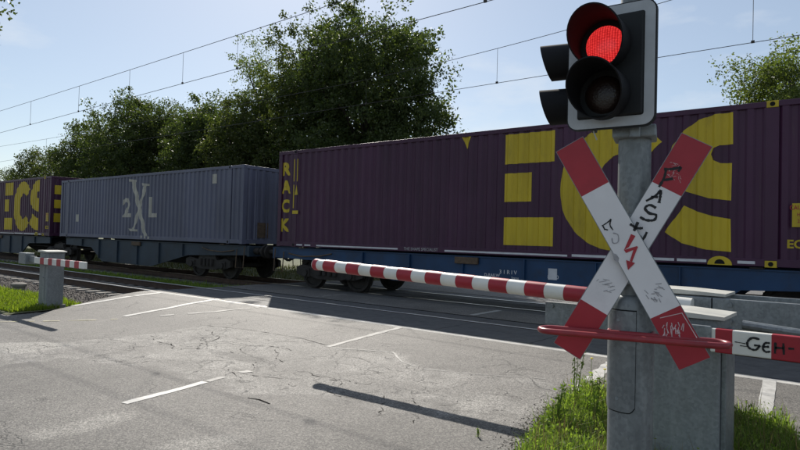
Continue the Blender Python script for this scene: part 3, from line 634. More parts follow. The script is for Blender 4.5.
# ------------------------------------------------------------------ train
YC = 12.05; CW = 2.5; CL = 13.716
PER, DEP = 0.262, 0.034
def corr(x):                                                   # trapezoid corrugation, 0 (out) .. 1 (in)
    u = (x/PER) % 1.0
    return 0.0 if u < 0.34 else (u-0.34)/0.16 if u < 0.5 else 1.0 if u < 0.84 else 1-(u-0.84)/0.16
def breaks(x0, x1):
    B = [x0]; k = math.floor(x0/PER)
    while k*PER < x1:
        for u in (0, 0.34, 0.5, 0.84):
            x = (k+u)*PER
            if x0+1e-4 < x < x1-1e-4: B.append(x)
        k += 1
    return B+[x1]
def side_sheet(x0, x1, z0, z1, y0, sgn, per_axis='X', off=0.0):
    B = breaks(x0, x1); b = MB()
    for j, x in enumerate(B):
        d = y0+sgn*corr(x)*DEP
        for z in (z0, z1): b.v.append((x, d, z) if per_axis == 'X' else (d, x, z))
    b.f = [(2*i, 2*i+2, 2*i+3, 2*i+1) for i in range(len(B)-1)]; b.m = [0]*len(b.f); return b
def on_sheet(polys, name, mat, parent, y0, x_off, corrug=True, dz=0.005):
    """paint-thin lettering that follows the corrugated steel; polys in (x, z) of the container"""
    bm = bmesh.new()
    for P in polys:
        vs = [bm.verts.new((x, 0, z)) for x, z in P]
        if len(P) == 4: tris = [(0, 1, 2, 3)]
        else: tris = tessellate_polygon([[Vector((x, z, 0)) for x, z in P]])
        for q in tris:
            try: bm.faces.new([vs[i] for i in q])
            except ValueError: pass
    if corrug:
        x0 = min(v.co.x for v in bm.verts); x1 = max(v.co.x for v in bm.verts)
        for x in breaks(x0, x1)[1:-1]: bmesh.ops.bisect_plane(bm, geom=list(bm.verts)+list(bm.edges)+list(bm.faces), plane_co=(x, 0, 0), plane_no=(1, 0, 0), dist=1e-5)
    for v in bm.verts: v.co.y = y0+(corr(v.co.x)*DEP if corrug else 0)-dz
    b = MB(); b.addbm(bm); bm.free(); o = b.build(name, mat, parent)
    return o
def text_polys(s, h, x, z, bold=0.0, sx=1.0, plane=True):
    cu = bpy.data.curves.new('t', 'FONT'); cu.body = s; cu.size = 1.0; cu.offset = bold; cu.fill_mode = 'FRONT'; cu.resolution_u = 4
    o = bpy.data.objects.new('t', cu); C.objects.link(o); bpy.context.view_layer.update()
    me = o.evaluated_get(bpy.context.evaluated_depsgraph_get()).to_mesh()
    V = [v.co.copy() for v in me.vertices]; F = [tuple(p.vertices) for p in me.polygons]; o.to_mesh_clear(); bpy.data.objects.remove(o); bpy.data.curves.remove(cu)
    y0 = min(v.y for v in V); y1 = max(v.y for v in V); xm = (min(v.x for v in V)+max(v.x for v in V))/2; k = h/(y1-y0)
    return [[(x+(V[i].x-xm)*k*sx, z+(V[i].y-y0)*k) for i in f] for f in F]
def text_mesh(polys, name, mat, parent, fn):
    b = MB()
    for P in polys: b.add([fn(x, z) for x, z in P], [tuple(range(len(P)))])
    return b.build(name, mat, parent)

def container(name, label, H, mat, loc, group=None, tape=True):
    """local x 0..CL, y 0 (camera side)..CW, z 0..H"""
    root = empty(name, label, 'container', loc, 0, group)
    P = 0.152
    side_sheet(0.13, CL-0.13, 0.14, H-0.10, 0.012, 1).build('side_wall', mat, root)
    side_sheet(0.13, CL-0.13, 0.14, H-0.10, CW-0.012, -1).build('side_wall', mat, root)
    side_sheet(0.13, CW-0.13, 0.14, H-0.10, 0.012, 1, 'Y').build('end_wall', mat, root)
    side_sheet(0.13, CW-0.13, 0.14, H-0.10, CL-0.012, -1, 'Y').build('end_wall', mat, root)
    MB().box(0.05, CL-0.05, 0.05, CW-0.05, H-0.05, H-0.02).build('roof', mat, root)
    MB().box(0.05, CL-0.05, 0.05, CW-0.05, 0.06, 0.10).build('floor', M['iron'], root)
    for y in (0.002, CW-0.062):
        MB().box(P, CL-P, y, y+0.06, H-0.104, H-0.004, c=0.008).build('top_rail', mat, root)
        MB().box(P, CL-P, y, y+0.06, 0.012, 0.150, c=0.008).build('bottom_rail', mat, root)
    for x in (0.0, CL-0.06):
        MB().box(x+0.002, x+0.058, P, CW-P, H-0.12, H-0.006, c=0.008).build('end_rail', mat, root)
        MB().box(x+0.002, x+0.058, P, CW-P, 0.012, 0.16, c=0.008).build('end_rail', mat, root)
    for x in (0.003, CL-0.153):
        for y in (0.003, CW-0.153):
            MB().box(x, x+0.15, y, y+0.15, 0.118, H-0.118, c=0.01).build('corner_post', mat, root)
            for z in (0, H-0.118):
                cb = MB().box(x-0.003, x+0.153, y-0.003, y+0.153, z, z+0.118, c=0.006)
                k = cb.build('corner_casting', mat, root)
    for x in (0.762, CL-0.762):                                  # posts at the 40 ft position
        for y in (-0.001, CW-0.059):
            MB().box(x-0.10, x+0.10, y, y+0.06, 0.118, H-0.118, c=0.006).build('lifting_post', mat, root)
    return root
def castings(root, H, mat, xs_):
    for x in xs_:
        for z in (0.0, H-0.118):
            k = MB().box(x-0.09, x+0.09, -0.006, 0.16, z+0.001, z+0.117, c=0.006).build('lifting_casting', mat, root)
            MB().lathe([(0.040, 0.0), (0.040, 0.012)], 14, axis='Y', origin=(x, -0.009, z+0.06)).build('casting_hole', M['hole'], k)

PX0 = -14.39; PZ = 1.206; PH = 2.885
pur = container('shipping_container', 'dark purple container behind the long boom with RACK and huge yellow letters', PH, M['purple'], (PX0, YC, PZ), 'purple containers')
castings(pur, PH, M['yellow'], (CL-0.762,)); castings(pur, PH, M['purple'], (0.762,))
def L2(px, py): p = at_y(px, py, YC); return (float(p[0])-PX0, float(p[2])-PZ)
def rect(x0, x1, z0, z1): return [(x0, z0), (x1, z0), (x1, z1), (x0, z1)]
EX = 7.77                                                       # left edge of the big E
y_in = 0.012
on_sheet([rect(EX, EX+1.20, 2.07, 2.74)], 'letter_bar', M['yellow'], pur, y_in, 0)
on_sheet([rect(EX, EX+0.68, 1.22, 1.86)], 'letter_bar', M['yellow'], pur, y_in, 0)
on_sheet([rect(EX, EX+1.20, 0.25, 0.87)], 'letter_bar', M['yellow'], pur, y_in, 0)
cx, cz = 10.27, 1.47; N = 40; A0, A1 = rad(42), rad(318)
out_ = [(cx+1.17*math.cos(A0+(A1-A0)*i/N), cz+1.27*math.sin(A0+(A1-A0)*i/N)) for i in range(N+1)]
in_ = [(cx+0.10+0.46*math.cos(A1-(A1-A0)*i/N), cz+0.66*math.sin(A1-(A1-A0)*i/N)) for i in range(N+1)]
on_sheet([[out_[i], out_[i+1], in_[N-i-1], in_[N-i]] for i in range(N)], 'letter_c', M['yellow'], pur, y_in, 0)
S1 = [(733, 112), (715, 114), (698, 120), (683, 131), (672, 146), (667, 165), (671, 181), (684, 191), (708, 198), (731, 200.5), (732, 163), (720, 163), (713, 160), (710.5, 154), (713, 148), (720, 145), (733, 144)]
S2 = [(730.5, 219), (712, 216), (697, 211.5), (684, 205.5), (664, 232), (681, 243), (705, 249.5), (731, 252)]
on_sheet([[L2(*p) for p in S1]], 'letter_s', M['yellow'], pur, y_in, 0)
on_sheet([[L2(*p) for p in S2]], 'letter_s', M['yellow'], pur, y_in, 0)
for ch, py in (('R', 169), ('A', 187), ('C', 206), ('K', 225)):
    x, z = L2(285, py); on_sheet(text_polys(ch, 0.40, 0.345, z-0.2, 0.05, 1.05), 'letter', M['yellow'], pur, y_in, 0)
on_sheet([[L2(462, 137.2), L2(466.5, 149), L2(471, 136)]], 'triangle_mark', M['yellow'], pur, y_in, 0)
for xx in (0.72, 0.86): on_sheet([rect(xx-0.018, xx+0.018, 1.95, 2.62)], 'stripe_mark', M['yellow'], pur, -0.001, 0, False)
on_sheet([rect(0.68, 0.93, 0.98, 1.08)], 'stripe_mark', M['yellow'], pur, -0.001, 0, False)
on_sheet([[(0.76, 1.55), (0.90, 1.55), (0.84, 1.85)]], 'warning_mark', M['yellow'], pur, -0.001, 0, False)
on_sheet([rect(0.70, 0.74, 1.15, 1.85)], 'stripe_mark', M['yellow'], pur, -0.001, 0, False)
# tape dashes along the bottom rail, lifting pocket marks, small lettering
for a, c in ((0.9, 1.15), (1.25, 1.5), (1.75, 4.75), (6.2, 9.3)): MB().box(a, c, -0.004, 0.002, 0.045, 0.085).build('reflective_tape', M['tape'], pur)
for a, c in ((9.4, 10.5), (10.6, 11.4), (11.45, 11.95), (12.45, 12.72)): MB().box(a, c, -0.004, 0.002, 0.05, 0.10).build('reflective_tape', M['tape'], pur)
for px in (719.5,):
    x, z = L2(px, 268); hp = [(x+0.20*math.cos(math.pi*i/10), 0.02+0.19*math.sin(math.pi*i/10)*0.8) for i in range(11)]
    on_sheet([[(x-0.20, 0.012)]+[hp[10-i] for i in range(11)]+[(x+0.20, 0.012)]], 'pocket_mark', M['yellow'], pur, 0.0, 0, False, dz=0.003)
    hp = [(x+0.085*math.cos(math.pi*i/8), 0.03+0.085*math.sin(math.pi*i/8)) for i in range(9)]
    on_sheet([hp], 'pocket_hole', M['hole'], pur, 0.0, 0, False, dz=0.006)
text_mesh(text_polys('THE SHAPE SPECIALIST', 0.075, 5.48, 0.04, 0.01), 'small_lettering', M['smear'], pur, lambda x, z: (x, -0.006, z))['kind'] = 'stuff'
on_sheet(text_polys('ECSU', 0.15, CL-0.30, 0.34, 0.03), 'small_lettering', M['yellow'], pur, y_in, 0)['kind'] = 'stuff'
x0, z0 = L2(790.5, 227); on_sheet([rect(CL-0.46, CL-0.17, z0, z0+0.40)], 'caution_plate', M['yellow'], pur, -0.0, 0, False)
text_mesh(text_polys('CAUTION', 0.075, CL-0.31, z0+0.29, 0.01, 0.8)+text_polys('HIGH', 0.06, CL-0.31, z0+0.18, 0.01, 0.8)+text_polys('2.9 m', 0.06, CL-0.31, z0+0.07, 0.01, 0.8), 'caution_lettering', M['red'], pur, lambda x, z: (x, -0.011, z))['kind'] = 'stuff'
# letters on the end facing up the line
def on_end(polys, name): return text_mesh(polys, name, M['yellow'], pur, lambda y, z: (CL+0.003, y, z))
for z0_, z1_ in ((2.02, 2.45), (1.35, 1.75), (0.68, 1.10)): on_end([rect(0.16, 0.85, z0_, z1_)], 'letter_bar')
on_end(text_polys('C', 1.77, 1.25, 0.68, 0.05, 0.42), 'letter_c'); on_end(text_polys('S', 1.77, 1.95, 0.68, 0.05, 0.42), 'letter_s')
pur2 = copy_tree(pur); pur2.location = (-30.95-CL, YC, PZ); pur2['label'] = 'purple container with yellow letters at the end of the blue 2XL container'
pur3 = copy_tree(pur); pur3.location = (0.10, YC, PZ); pur3['label'] = 'purple container on the wagon section after the caution label'

BX0 = -16.10-CL; BZ = 1.215; BH = 2.592
blu = container('shipping_container', 'weathered blue-grey corrugated container with pale 2XL lettering', BH, M['blue_c'], (BX0, YC, BZ))
castings(blu, BH, M['blue_c'], (0.762, CL-0.762))
def LB(px, py): p = at_y(px, py, YC); return (float(p[0])-BX0, float(p[2])-BZ)
for k_, q in enumerate((((130.5, 180), (134.5, 180), (146.5, 237), (143, 237)), ((144, 184), (147, 184), (134, 229.5), (131.5, 229.5)), ((128.5, 179), (137, 180), (136.5, 182), (129, 181.5)), ((141, 183), (149, 184), (149, 186), (141.5, 185.5)), ((128.5, 228.5), (137, 229.5), (137, 231.5), (129, 231)), ((139.5, 235.5), (149, 236.5), (149, 239), (140, 238)))):
    on_sheet([[LB(*p) for p in q]], 'letter_x' if k_ < 2 else 'letter_serif', M['cream'], blu, y_in, 0, dz=0.005+0.003*k_)
xz = LB(126, 216); on_sheet(text_polys('2', 0.78, xz[0], xz[1]-0.05, 0.03, 1.25), 'letter', M['cream'], blu, y_in, 0)
xz = LB(152, 216); on_sheet(text_polys('L', 0.78, xz[0], xz[1]-0.05, 0.03, 1.35), 'letter', M['cream'], blu, y_in, 0)
xz = LB(213.5, 184); on_sheet([rect(xz[0]-0.13, xz[0]+0.13, xz[1]+0.02, xz[1]+0.34)], 'label_plate', M['cream'], blu, y_in, 0)
xz = LB(77, 222); on_sheet([rect(xz[0]-0.14, xz[0]+0.14, xz[1]+0.02, xz[1]+0.34)], 'label_plate', M['cream'], blu, y_in, 0)
MB().box(CL+0.001, CL+0.006, 0.55, 1.05, 0.22, 0.72).build('label_plate', M['rust'], blu)
for y in (0.55, 0.95, 1.55, 1.95):
    MB().tube([(CL+0.03, y, 0.14), (CL+0.03, y, BH-0.14)], 0.017, 8).build('locking_bar', M['blue_c'], blu)

# ------------------------------------------------------------------ wagons
def wheel_me():
    b = MB().lathe([(0.10, -0.085), (0.12, -0.03), (0.36, -0.02), (0.385, -0.065), (0.455, -0.065), (0.462, 0.035), (0.488, 0.045), (0.488, 0.072), (0.40, 0.075), (0.34, 0.02), (0.12, 0.03), (0.10, 0.085)], 28, axis='Y')
    o = b.build('wheel', M['iron'], smooth=True); me = o.data; bpy.data.objects.remove(o); return me
WM = wheel_me()
def bogie(root, x):
    b = MB()
    for s in (-1, 1):                                            # side frames outside the wheels
        y0, y1 = (s*1.03-0.06, s*1.03+0.06)
        P = [(-1.32, 0.42), (-1.32, 0.62), (-1.05, 0.70), (-0.55, 0.62), (-0.42, 0.84), (0.42, 0.84), (0.55, 0.62), (1.05, 0.70), (1.32, 0.62), (1.32, 0.42), (1.1, 0.36), (0.7, 0.36), (0.45, 0.30), (-0.45, 0.30), (-0.7, 0.36), (-1.1, 0.36)]
        b.prism([(x+a, z) for a, z in P], y0, y1)
        for k in (-0.32, -0.12, 0.10, 0.30): b.lathe([(0.07, 0.42), (0.07, 0.66)], 10, origin=(x+k, s*1.03+s*0.08, 0))
        for a in (-0.9, 0.9):
            b.box(x+a-0.16, x+a+0.16, s*1.03-0.10, s*1.03+0.10, 0.33, 0.60, c=0.03); b.lathe([(0.10, -0.02), (0.09, 0.02)], 12, axis='Y', origin=(x+a, s*1.15, 0.46))
            b.tube([(x+a*1.35, s*0.8, 0.30), (x+a*1.42, s*0.8, 0.75)], 0.03, 6); b.box(x+a*1.33-0.03, x+a*1.33+0.03, s*0.75-0.05, s*0.75+0.05, 0.25, 0.6)
    b.box(x-0.3, x+0.3, -0.97, 0.97, 0.62, 0.88)
    o = b.build('bogie', M['iron'], root)
    for a in (-0.9, 0.9):
        MB().tube([(x+a, -1.0, 0.462), (x+a, 1.0, 0.462)], 0.075, 10).build('axle', M['iron'], o)
        for s in (-1, 1):
            wv = link_mesh('wheel', WM, o, loc=(x+a, s*0.75, 0.464))
            if s > 0: wv.rotation_euler = (0, 0, math.pi)
def wagon(label, xc, mat, profile, group):
    root = empty('container_wagon', label, 'railway wagon', (xc, TYF, 0), 0, group)
    for x in (-12.0, 0.0, 12.0): bogie(root, x)
    for half in (-1, 1):
        for s in (-1, 1):
            P = [(half*x, z) for x, z in profile]
            y0 = s*1.12
            MB().prism(P, y0-0.03, y0+0.03).build('solebar', mat, root)
            top = max(z for x, z in profile); xa, xb = sorted((half*profile[0][0], half*profile[-1][0]))
            MB().box(xa, xb, y0-0.14 if s > 0 else y0-0.06, y0+0.06 if s > 0 else y0+0.14, top+0.002, top+0.03).build('top_flange', mat, root)
            # stiffener ribs and small fittings on the beam
            for x in np.linspace(2.6, 10.6, 6):
                zb = np.interp(x, [p[0] for p in profile if p[1] < top-0.01], [p[1] for p in profile if p[1] < top-0.01])
                MB().box(half*x-0.012, half*x+0.012, y0+(0.03 if s > 0 else -0.09), y0+(0.09 if s > 0 else -0.03), zb+0.02, top).build('stiffener', mat, root)
            for x in (1.35, 13.0):
                MB().box(half*x-0.11, half*x+0.11, s*1.14-0.09, s*1.14+0.09, top+0.03, 1.203, c=0.01).build('container_spigot', M['rust'] if x > 2 else M['iron'], root)
            MB().box(half*7.3-0.32, half*7.3+0.32, s*1.19-0.03, s*1.19+0.03, 0.98, 1.14, c=0.01).build('folding_spigot', M['rust'], root)
        for x in (2.2, 5.0, 8.0, 11.0): MB().box(half*x-0.06, half*x+0.06, -1.085, 1.085, 0.86, 1.06).build('cross_member', mat, root)
        MB().box(min(half*0.5, half*14.2), max(half*0.5, half*14.2), -0.20, 0.20, 0.80, 1.02).build('centre_sill', mat, root)
        xe = half*14.25
        MB().box(min(xe, xe+half*0.12), max(xe, xe+half*0.12), -1.15, 1.15, 0.82, 1.16, c=0.01).build('headstock', mat, root)
        for s in (-1, 1):
            bf = MB().lathe([(0.11, 0), (0.11, 0.22), (0.075, 0.225), (0.075, 0.45), (0.20, 0.46), (0.22, 0.5), (0.20, 0.53)], 18, axis='X', origin=(0, 0, 0)).build('buffer', M['iron'], root, smooth=True)
            bf.location = (half*14.37, s*0.875, 1.0); bf.rotation_euler = (0, 0, 0 if half > 0 else math.pi)
            # shunter's step and handrail at the corner
            MB().tube([(half*14.2, s*1.2, 1.12), (half*14.2, s*1.24, 0.45), (half*13.8, s*1.24, 0.45), (half*13.8, s*1.2, 1.05)], 0.018, 6).build('step', M['rust'], root)
        MB().tube([(half*14.37, 0, 0.95), (half*14.6, 0, 0.85), (half*14.93, 0, 0.72)], 0.05, 8).build('coupling', M['iron'], root)
        MB().tube([(half*13.6, -1.17, 1.0), (half*13.0, -1.22, 0.93), (half*12.2, -1.22, 0.97), (half*11.8, -1.17, 1.05)], 0.02, 6).build('brake_handle', M['rust'], root)
        MB().lathe([(0.16, -0.5), (0.17, -0.48), (0.17, 0.48), (0.16, 0.5)], 14, axis='X', origin=(half*3.2, 0.4, 0.62)).build('air_reservoir', M['iron'], root, smooth=True)
    for dx in (0,):
        MB().tube([(-13.2, -1.0, 0.78), (-2, -1.0, 0.70), (2, -1.0, 0.70), (13.2, -1.0, 0.78)], 0.015, 5).build('brake_pipe', M['iron'], root)
    return root
TOPZ = 1.14
profA = [(0.9, TOPZ), (0.9, 0.86), (3.4, 0.80), (4.4, 0.24), (8.4, 0.22), (10.9, 0.74), (14.25, 0.86), (14.25, TOPZ)]
profB = [(0.35, TOPZ), (0.35, 0.84), (1.6, 0.78), (2.0, 0.47), (9.6, 0.45), (10.4, 0.80), (14.25, 0.86), (14.25, TOPZ)]
wA = wagon('dull blue articulated flat wagon with deep fish-belly frame under the 2XL container', -30.22, M['wagon_old'], profA, 'container wagons')
wB = wagon('bright blue articulated flat wagon under the purple RACK container', -0.30, M['wagon'], profB, 'container wagons')
for s_, px, z, h in (('3 1 R I V', 508, 0.80, 0.09), ('D-RAILW', 492, 0.72, 0.07), ('Sggrss', 515, 0.68, 0.07), ('85-90', 553, 0.76, 0.08)):
    p = at_y(px, 270, TYF-1.16); text_mesh(text_polys(s_, h, float(p[0])+0.30, z, 0.01), 'wagon_lettering', M['tape'], wB, lambda x, zz: (x, -1.153, zz))['kind'] = 'stuff'
MB().box(-5.25, -5.05, -1.158, -1.15, 0.74, 0.98).build('data_plate', M['tape'], wB)

# ------------------------------------------------------------------ overhead line
def oline(label, y, mess, cont, drops):
    root = empty('overhead_line', label, 'wire', (0, y, 0), 0, 'overhead wires')
    X = np.linspace(-64, 26, 91)
    MB().tube([(x, 0, mess(x)) for x in X], 0.0075, 5).build('messenger_wire', M['wire'], root)
    MB().tube([(x, 0, cont(x)) for x in X], 0.0075, 5).build('contact_wire', M['wire'], root)
    for x in drops:
        d = MB().tube([(x, 0, cont(x)), (x, 0, mess(x))], 0.0055, 4); d.build('dropper', M['wire'], root)
        MB().box(x-0.03, x+0.03, -0.014, 0.014, cont(x)-0.01, cont(x)+0.04).build('clamp', M['wire'], root)
    return root
D1 = list(np.array([-46, -37, -30.5, -25.75, -21.6, -18.13, -15.17, -12.7, -10.07, -5.5, 0, 6, 13, 20])*0.995)
oline('catenary wires hung over the empty near track', TY0, lambda x: 6.42+0.0065*(x+30)+0.0002*(x+22)**2, lambda x: 5.50+0.0112*(x+29.6), D1)
oline('catenary wires hung over the train', TYF, lambda x: 6.24+0.0042*(x+14)**2 if x > -14 else 6.24+0.0003*(x+14)**2, lambda x: 5.53, [-52, -43, -35, -28, -22, -17, -12, -7.57, -1.93, 4, 10, 17])
for x, lab in ((-64, 'steel catenary mast beyond the distant containers'), (26, 'steel catenary mast down the line by the path')):
    root = empty('catenary_mast', lab, 'mast', (x, 5.2, -0.5), 0, 'catenary masts')
    MB().box(-0.1, 0.1, -0.1, 0.1, -0.3, 9.0, c=0.01).build('post', M['galv'], root)
    MB().tube([(0, 0, 8.3), (0, 9.2, 8.3)], 0.06, 8).build('beam', M['galv'], root)
    MB().tube([(0, 0, 9.0), (0, 9.2, 8.35)], 0.015, 5).build('stay', M['wire'], root)
    for yy, zt in ((TY0-5.2, 8.3), (TYF-5.2, 8.3)):
        b = MB().tube([(0, yy, 5.9), (0, yy, 8.3)], 0.02, 6)
        b.build('hanger', M['galv'], root)

# ------------------------------------------------------------------ barriers
def boom_bands(boom, fn, edges):
    for a, c in edges: fn(a, c)
def pedestal(root, w_, d_, h, lid_over=0.03, door=True):
    MB().box(-w_/2, w_/2, -d_/2, d_/2, -0.12, h, c=0.015).build('cabinet', M['greybox'], root)
    MB().box(-w_/2-0.04, w_/2+0.04, -d_/2-0.04, d_/2+0.04, -0.3, 0.06, c=0.01).build('plinth', M['concrete'], root)
    o = lid_over
    P = [(-w_/2-o, h+0.004), (w_/2+o, h+0.004), (w_/2+o, h+0.028), (w_/2*0.1, h+0.044), (-w_/2-o, h+0.044)]
    MB().prism(P, -d_/2-o, d_/2+o).build('lid', M['lid'], root)
    if not door: return
    dr = MB().box(-w_/2+0.05, w_/2-0.10, -d_/2-0.006, -d_/2-0.0005, 0.15, h-0.12, c=0.002).build('door', M['greybox'], root)
    MB().lathe([(0.02, -0.012), (0.02, 0.0)], 12, axis='Y', origin=(w_/2-0.16, -d_/2-0.006, h*0.55)).build('lock', M['galv'], dr)
def band_tube(boom, pts_fn, edges, r):
    for a, c in edges: MB().tube([pts_fn(a), pts_fn((a+c)/2), pts_fn(c)], r, 20).build('red_band', M['red'], boom, smooth=True)
# long boom over the right lane
p1 = empty('barrier', 'grey barrier cabinet with long round red and white boom lowered over the lane', 'barrier', (-1.45, 6.2, -0.1), 0, 'level crossing barriers')
pedestal(p1, 0.74, 0.40, 1.20)
def bp(x): return (x+1.45, -0.32, 1.10+0.0309*(-1.35-x))
bo = MB().tube([bp(-1.30), bp(-2.4), bp(-6.13), bp(-6.19), bp(-6.215)], [0.080, 0.080, 0.076, 0.066, 0.03], 20).build('boom', M['boomwhite'], p1, smooth=True)
band_tube(bo, bp, [(-6.165, -6.09)] + [(-5.955+0.4335*i, -5.955+0.4335*i+0.222) for i in range(10)], 0.0815)
MB().box(-0.9, 0.29, -0.255, -0.215, 0.94, 1.19, c=0.006).build('counterweight_arm', M['galv'], p1)
MB().box(0.30, 1.9, 0.21, 0.25, 0.94, 1.20, c=0.006).build('counterweight_arm', M['galv'], p1)
MB().box(0.30, 1.9, -0.255, -0.20, 0.93, 1.19, c=0.006).build('counterweight_arm', M['galv'], p1)
MB().box(1.1, 1.85, -0.19, 0.20, 0.96, 1.17, c=0.01).build('counterweight', M['galv'], p1)
MB().box(-1.30, -0.40, -0.24, -0.20, 0.79, 1.02, c=0.006).build('boom_bracket', M['galv'], p1)
for x, z in ((-1.22, 0.98), (-0.95, 0.98), (0.44, 1.14), (0.44, 1.0)): MB().lathe([(0.022, -0.02), (0.022, 0)], 8, axis='Y', origin=(x, -0.245 if x < 0 else -0.258, z)).build('bolt', M['galv'], p1)
# flat boom with graffiti over the path
p2 = empty('barrier', 'grey barrier cabinet with flat boom marked GEH in black beside the signal post', 'barrier', (-1.16, 4.92, -0.1), 0, 'level crossing barriers')
pedestal(p2, 0.60, 0.42, 1.13, door=False)
MB().box(0.301, 0.335, -0.16, 0.16, 0.05, 1.05, c=0.006).build('side_channel', M['galv'], p2)
b2 = MB().box(0.262, 3.0, -0.33, -0.27, 0.925, 1.085, c=0.008).build('boom', M['boomwhite'], p2)
for a, c in ((0.29, 0.40), (0.62, 0.84), (1.06, 1.28), (1.50, 1.72), (1.94, 2.16), (2.38, 2.60), (2.82, 2.96)):
    MB().box(a, c, -0.3322, -0.2678, 0.923, 1.087, c=0.008).build('red_band', M['red'], b2)
MB().box(-0.06, 0.27, -0.345, -0.315, 0.96, 1.10, c=0.008).build('boom_bracket', M['galv'], p2)
MB().box(-0.06, 0.27, -0.27, -0.222, 0.96, 1.06, c=0.008).build('boom_clamp', M['galv'], p2)
MB().tube([(0.36, 0.30, 1.06), (1.0, 0.30, 1.02), (1.05, 0.30, 1.02)], [0.035, 0.03, 0.02], 10).build('counter_bar', M['galv'], p2)
def ribbon(pts, wd, y, name, mat, parent, fn=None, jit=0.0):
    """a pen stroke: flat strip along 2-D points, lying on a plate"""
    b = MB(); k = len(pts); vs = []
    for i, p in enumerate(pts):
        q = pts[min(i+1, k-1)]; r_ = pts[max(i-1, 0)]; tx, tz = q[0]-r_[0], q[1]-r_[1]; L = math.hypot(tx, tz) or 1
        wv = wd/2*(1+rnd.uniform(-jit, jit))
        for s in (-1, 1): vs.append((p[0]-s*tz/L*wv, p[1]+s*tx/L*wv))
    V = [fn(a, c) if fn else (a, y, c) for a, c in vs]
    b.add(V, [(2*i, 2*i+1, 2*i+3, 2*i+2) for i in range(k-1)]); return b.build(name, mat, parent)
def smooth_pts(P, n=6):
    R = []
    for i in range(len(P)-1):
        p0, p1_, p2_, p3 = P[max(i-1, 0)], P[i], P[i+1], P[min(i+2, len(P)-1)]
        for j in range(n):
            t_ = j/n; R.append(tuple(0.5*((2*p1_[k])+(-p0[k]+p2_[k])*t_+(2*p0[k]-5*p1_[k]+4*p2_[k]-p3[k])*t_*t_+(-p0[k]+3*p1_[k]-3*p2_[k]+p3[k])*t_**3) for k in (0, 1)))
    return R+[P[-1]]
def gf_(a, c): return (a, -0.3345, c)
g0 = 0.49; gz = 0.965
for S in ([(0.085, 0.095), (0.03, 0.10), (-0.005, 0.06), (0.01, 0.02), (0.055, 0.01), (0.08, 0.035), (0.085, 0.045), (0.045, 0.045)], [(0.16, 0.075), (0.125, 0.07), (0.11, 0.03), (0.13, 0.005), (0.165, 0.012)], [(0.115, 0.042), (0.155, 0.046)],
          [(0.20, 0.085), (0.197, 0.0)], [(0.255, 0.085), (0.26, 0.0)], [(0.198, 0.045), (0.256, 0.048)], [(0.29, 0.05), (0.33, 0.052)], [(-0.10, 0.055), (-0.02, 0.05)], [(-0.06, 0.03), (0.0, 0.028)]):
    ribbon(smooth_pts([(g0+a*0.78, gz+c*0.85) for a, c in S]), 0.013 if S[0][0] >= -0.01 else 0.006, 0, 'graffiti', M['ink'], b2, gf_, 0.3)
# short boom at the far side of the road
p3 = empty('barrier', 'grey barrier cabinet with short flat boom standing in sunlit grass by the ballast', 'barrier', (-13.72, 5.42, -0.1), 0, 'level crossing barriers')
pedestal(p3, 0.40, 0.34, 1.15)
b3 = MB().box(-0.2, 2.12, -0.28, -0.22, 0.915, 1.045, c=0.008).build('boom', M['boomwhite'], p3)
for i in range(5): MB().box(0.20+0.40*i-0.1, 0.20+0.40*i+0.10, -0.2822, -0.2178, 0.913, 1.047, c=0.008).build('red_band', M['red'], b3)
MB().box(-0.95, -0.2, -0.27, -0.23, 0.93, 1.06, c=0.006).build('boom_arm', M['galv'], p3)
MB().box(-0.88, -0.50, -0.34, -0.16, 0.88, 1.12, c=0.012).build('counterweight', M['galv'], p3)
sb = empty('marker_stump', 'short dark concrete marker stump in the grass beside the ballast', 'marker', tuple(at_y(19, 287, 6.25)[:2])+(-0.3,), 0)
MB().lathe([(0.16, 0), (0.15, 0.30), (0.19, 0.31), (0.19, 0.37), (0.12, 0.40)], 14).build('stump', M['concrete'], sb, smooth=True)

# ------------------------------------------------------------------ signal post
PX, PY = -0.955, 3.07; GZ = -0.1
pc = empty('signal_post', 'grey galvanised post with red guard hoop carrying the crossing signal', 'post', (PX, PY, GZ), rad(14.5))
MB().lathe([(0.077, 1.38), (0.077, 2.9), (0.06, 2.92)], 28).build('pole', M['galv_pole'], pc, smooth=True)
MB().lathe([(0.106, -0.1), (0.106, 1.33), (0.103, 1.365), (0.093, 1.39), (0.078, 1.40)], 36).build('base_tube', M['galv_pole'], pc, smooth=True)
b = MB(); th0, th1 = rad(-168), rad(-77); n_ = 16                # access door wrapped on the tube, lower corners rounded
def dz_(i): e = min(i, n_-i)/n_*(th1-th0)*0.11; return 0.84 + max(0.0, 0.03-e)**2*30
for rr_, zt in ((0.1125, 1.325),):
    o_v = [[(rr_*math.cos(th0+(th1-th0)*i/n_), rr_*math.sin(th0+(th1-th0)*i/n_), z) for z in (dz_(i), zt)] for i in range(n_+1)]
    i_v = [[(p[0]*0.92, p[1]*0.92, p[2]) for p in q] for q in o_v]
    for i in range(n_):
        b.add([o_v[i][0], o_v[i+1][0], o_v[i+1][1], o_v[i][1]], [(0, 1, 2, 3)])
        for e in (0, 1): b.add([o_v[i][e], o_v[i+1][e], i_v[i+1][e], i_v[i][e]], [(0, 1, 2, 3)])
    for i in (0, n_): b.add([o_v[i][0], o_v[i][1], i_v[i][1], i_v[i][0]], [(0, 1, 2, 3)])
dr = b.build('access_door', M['galv_pole'], pc)
b = MB(); e_ = rad(1.6)
g_v = [[(0.1085*math.cos(th0-e_+(th1-th0+2*e_)*i/n_), 0.1085*math.sin(th0-e_+(th1-th0+2*e_)*i/n_), z) for z in (dz_(i)-0.006, 1.331)] for i in range(n_+1)]
for i in range(n_): b.add([g_v[i][0], g_v[i+1][0], g_v[i+1][1], g_v[i][1]], [(0, 1, 2, 3)])
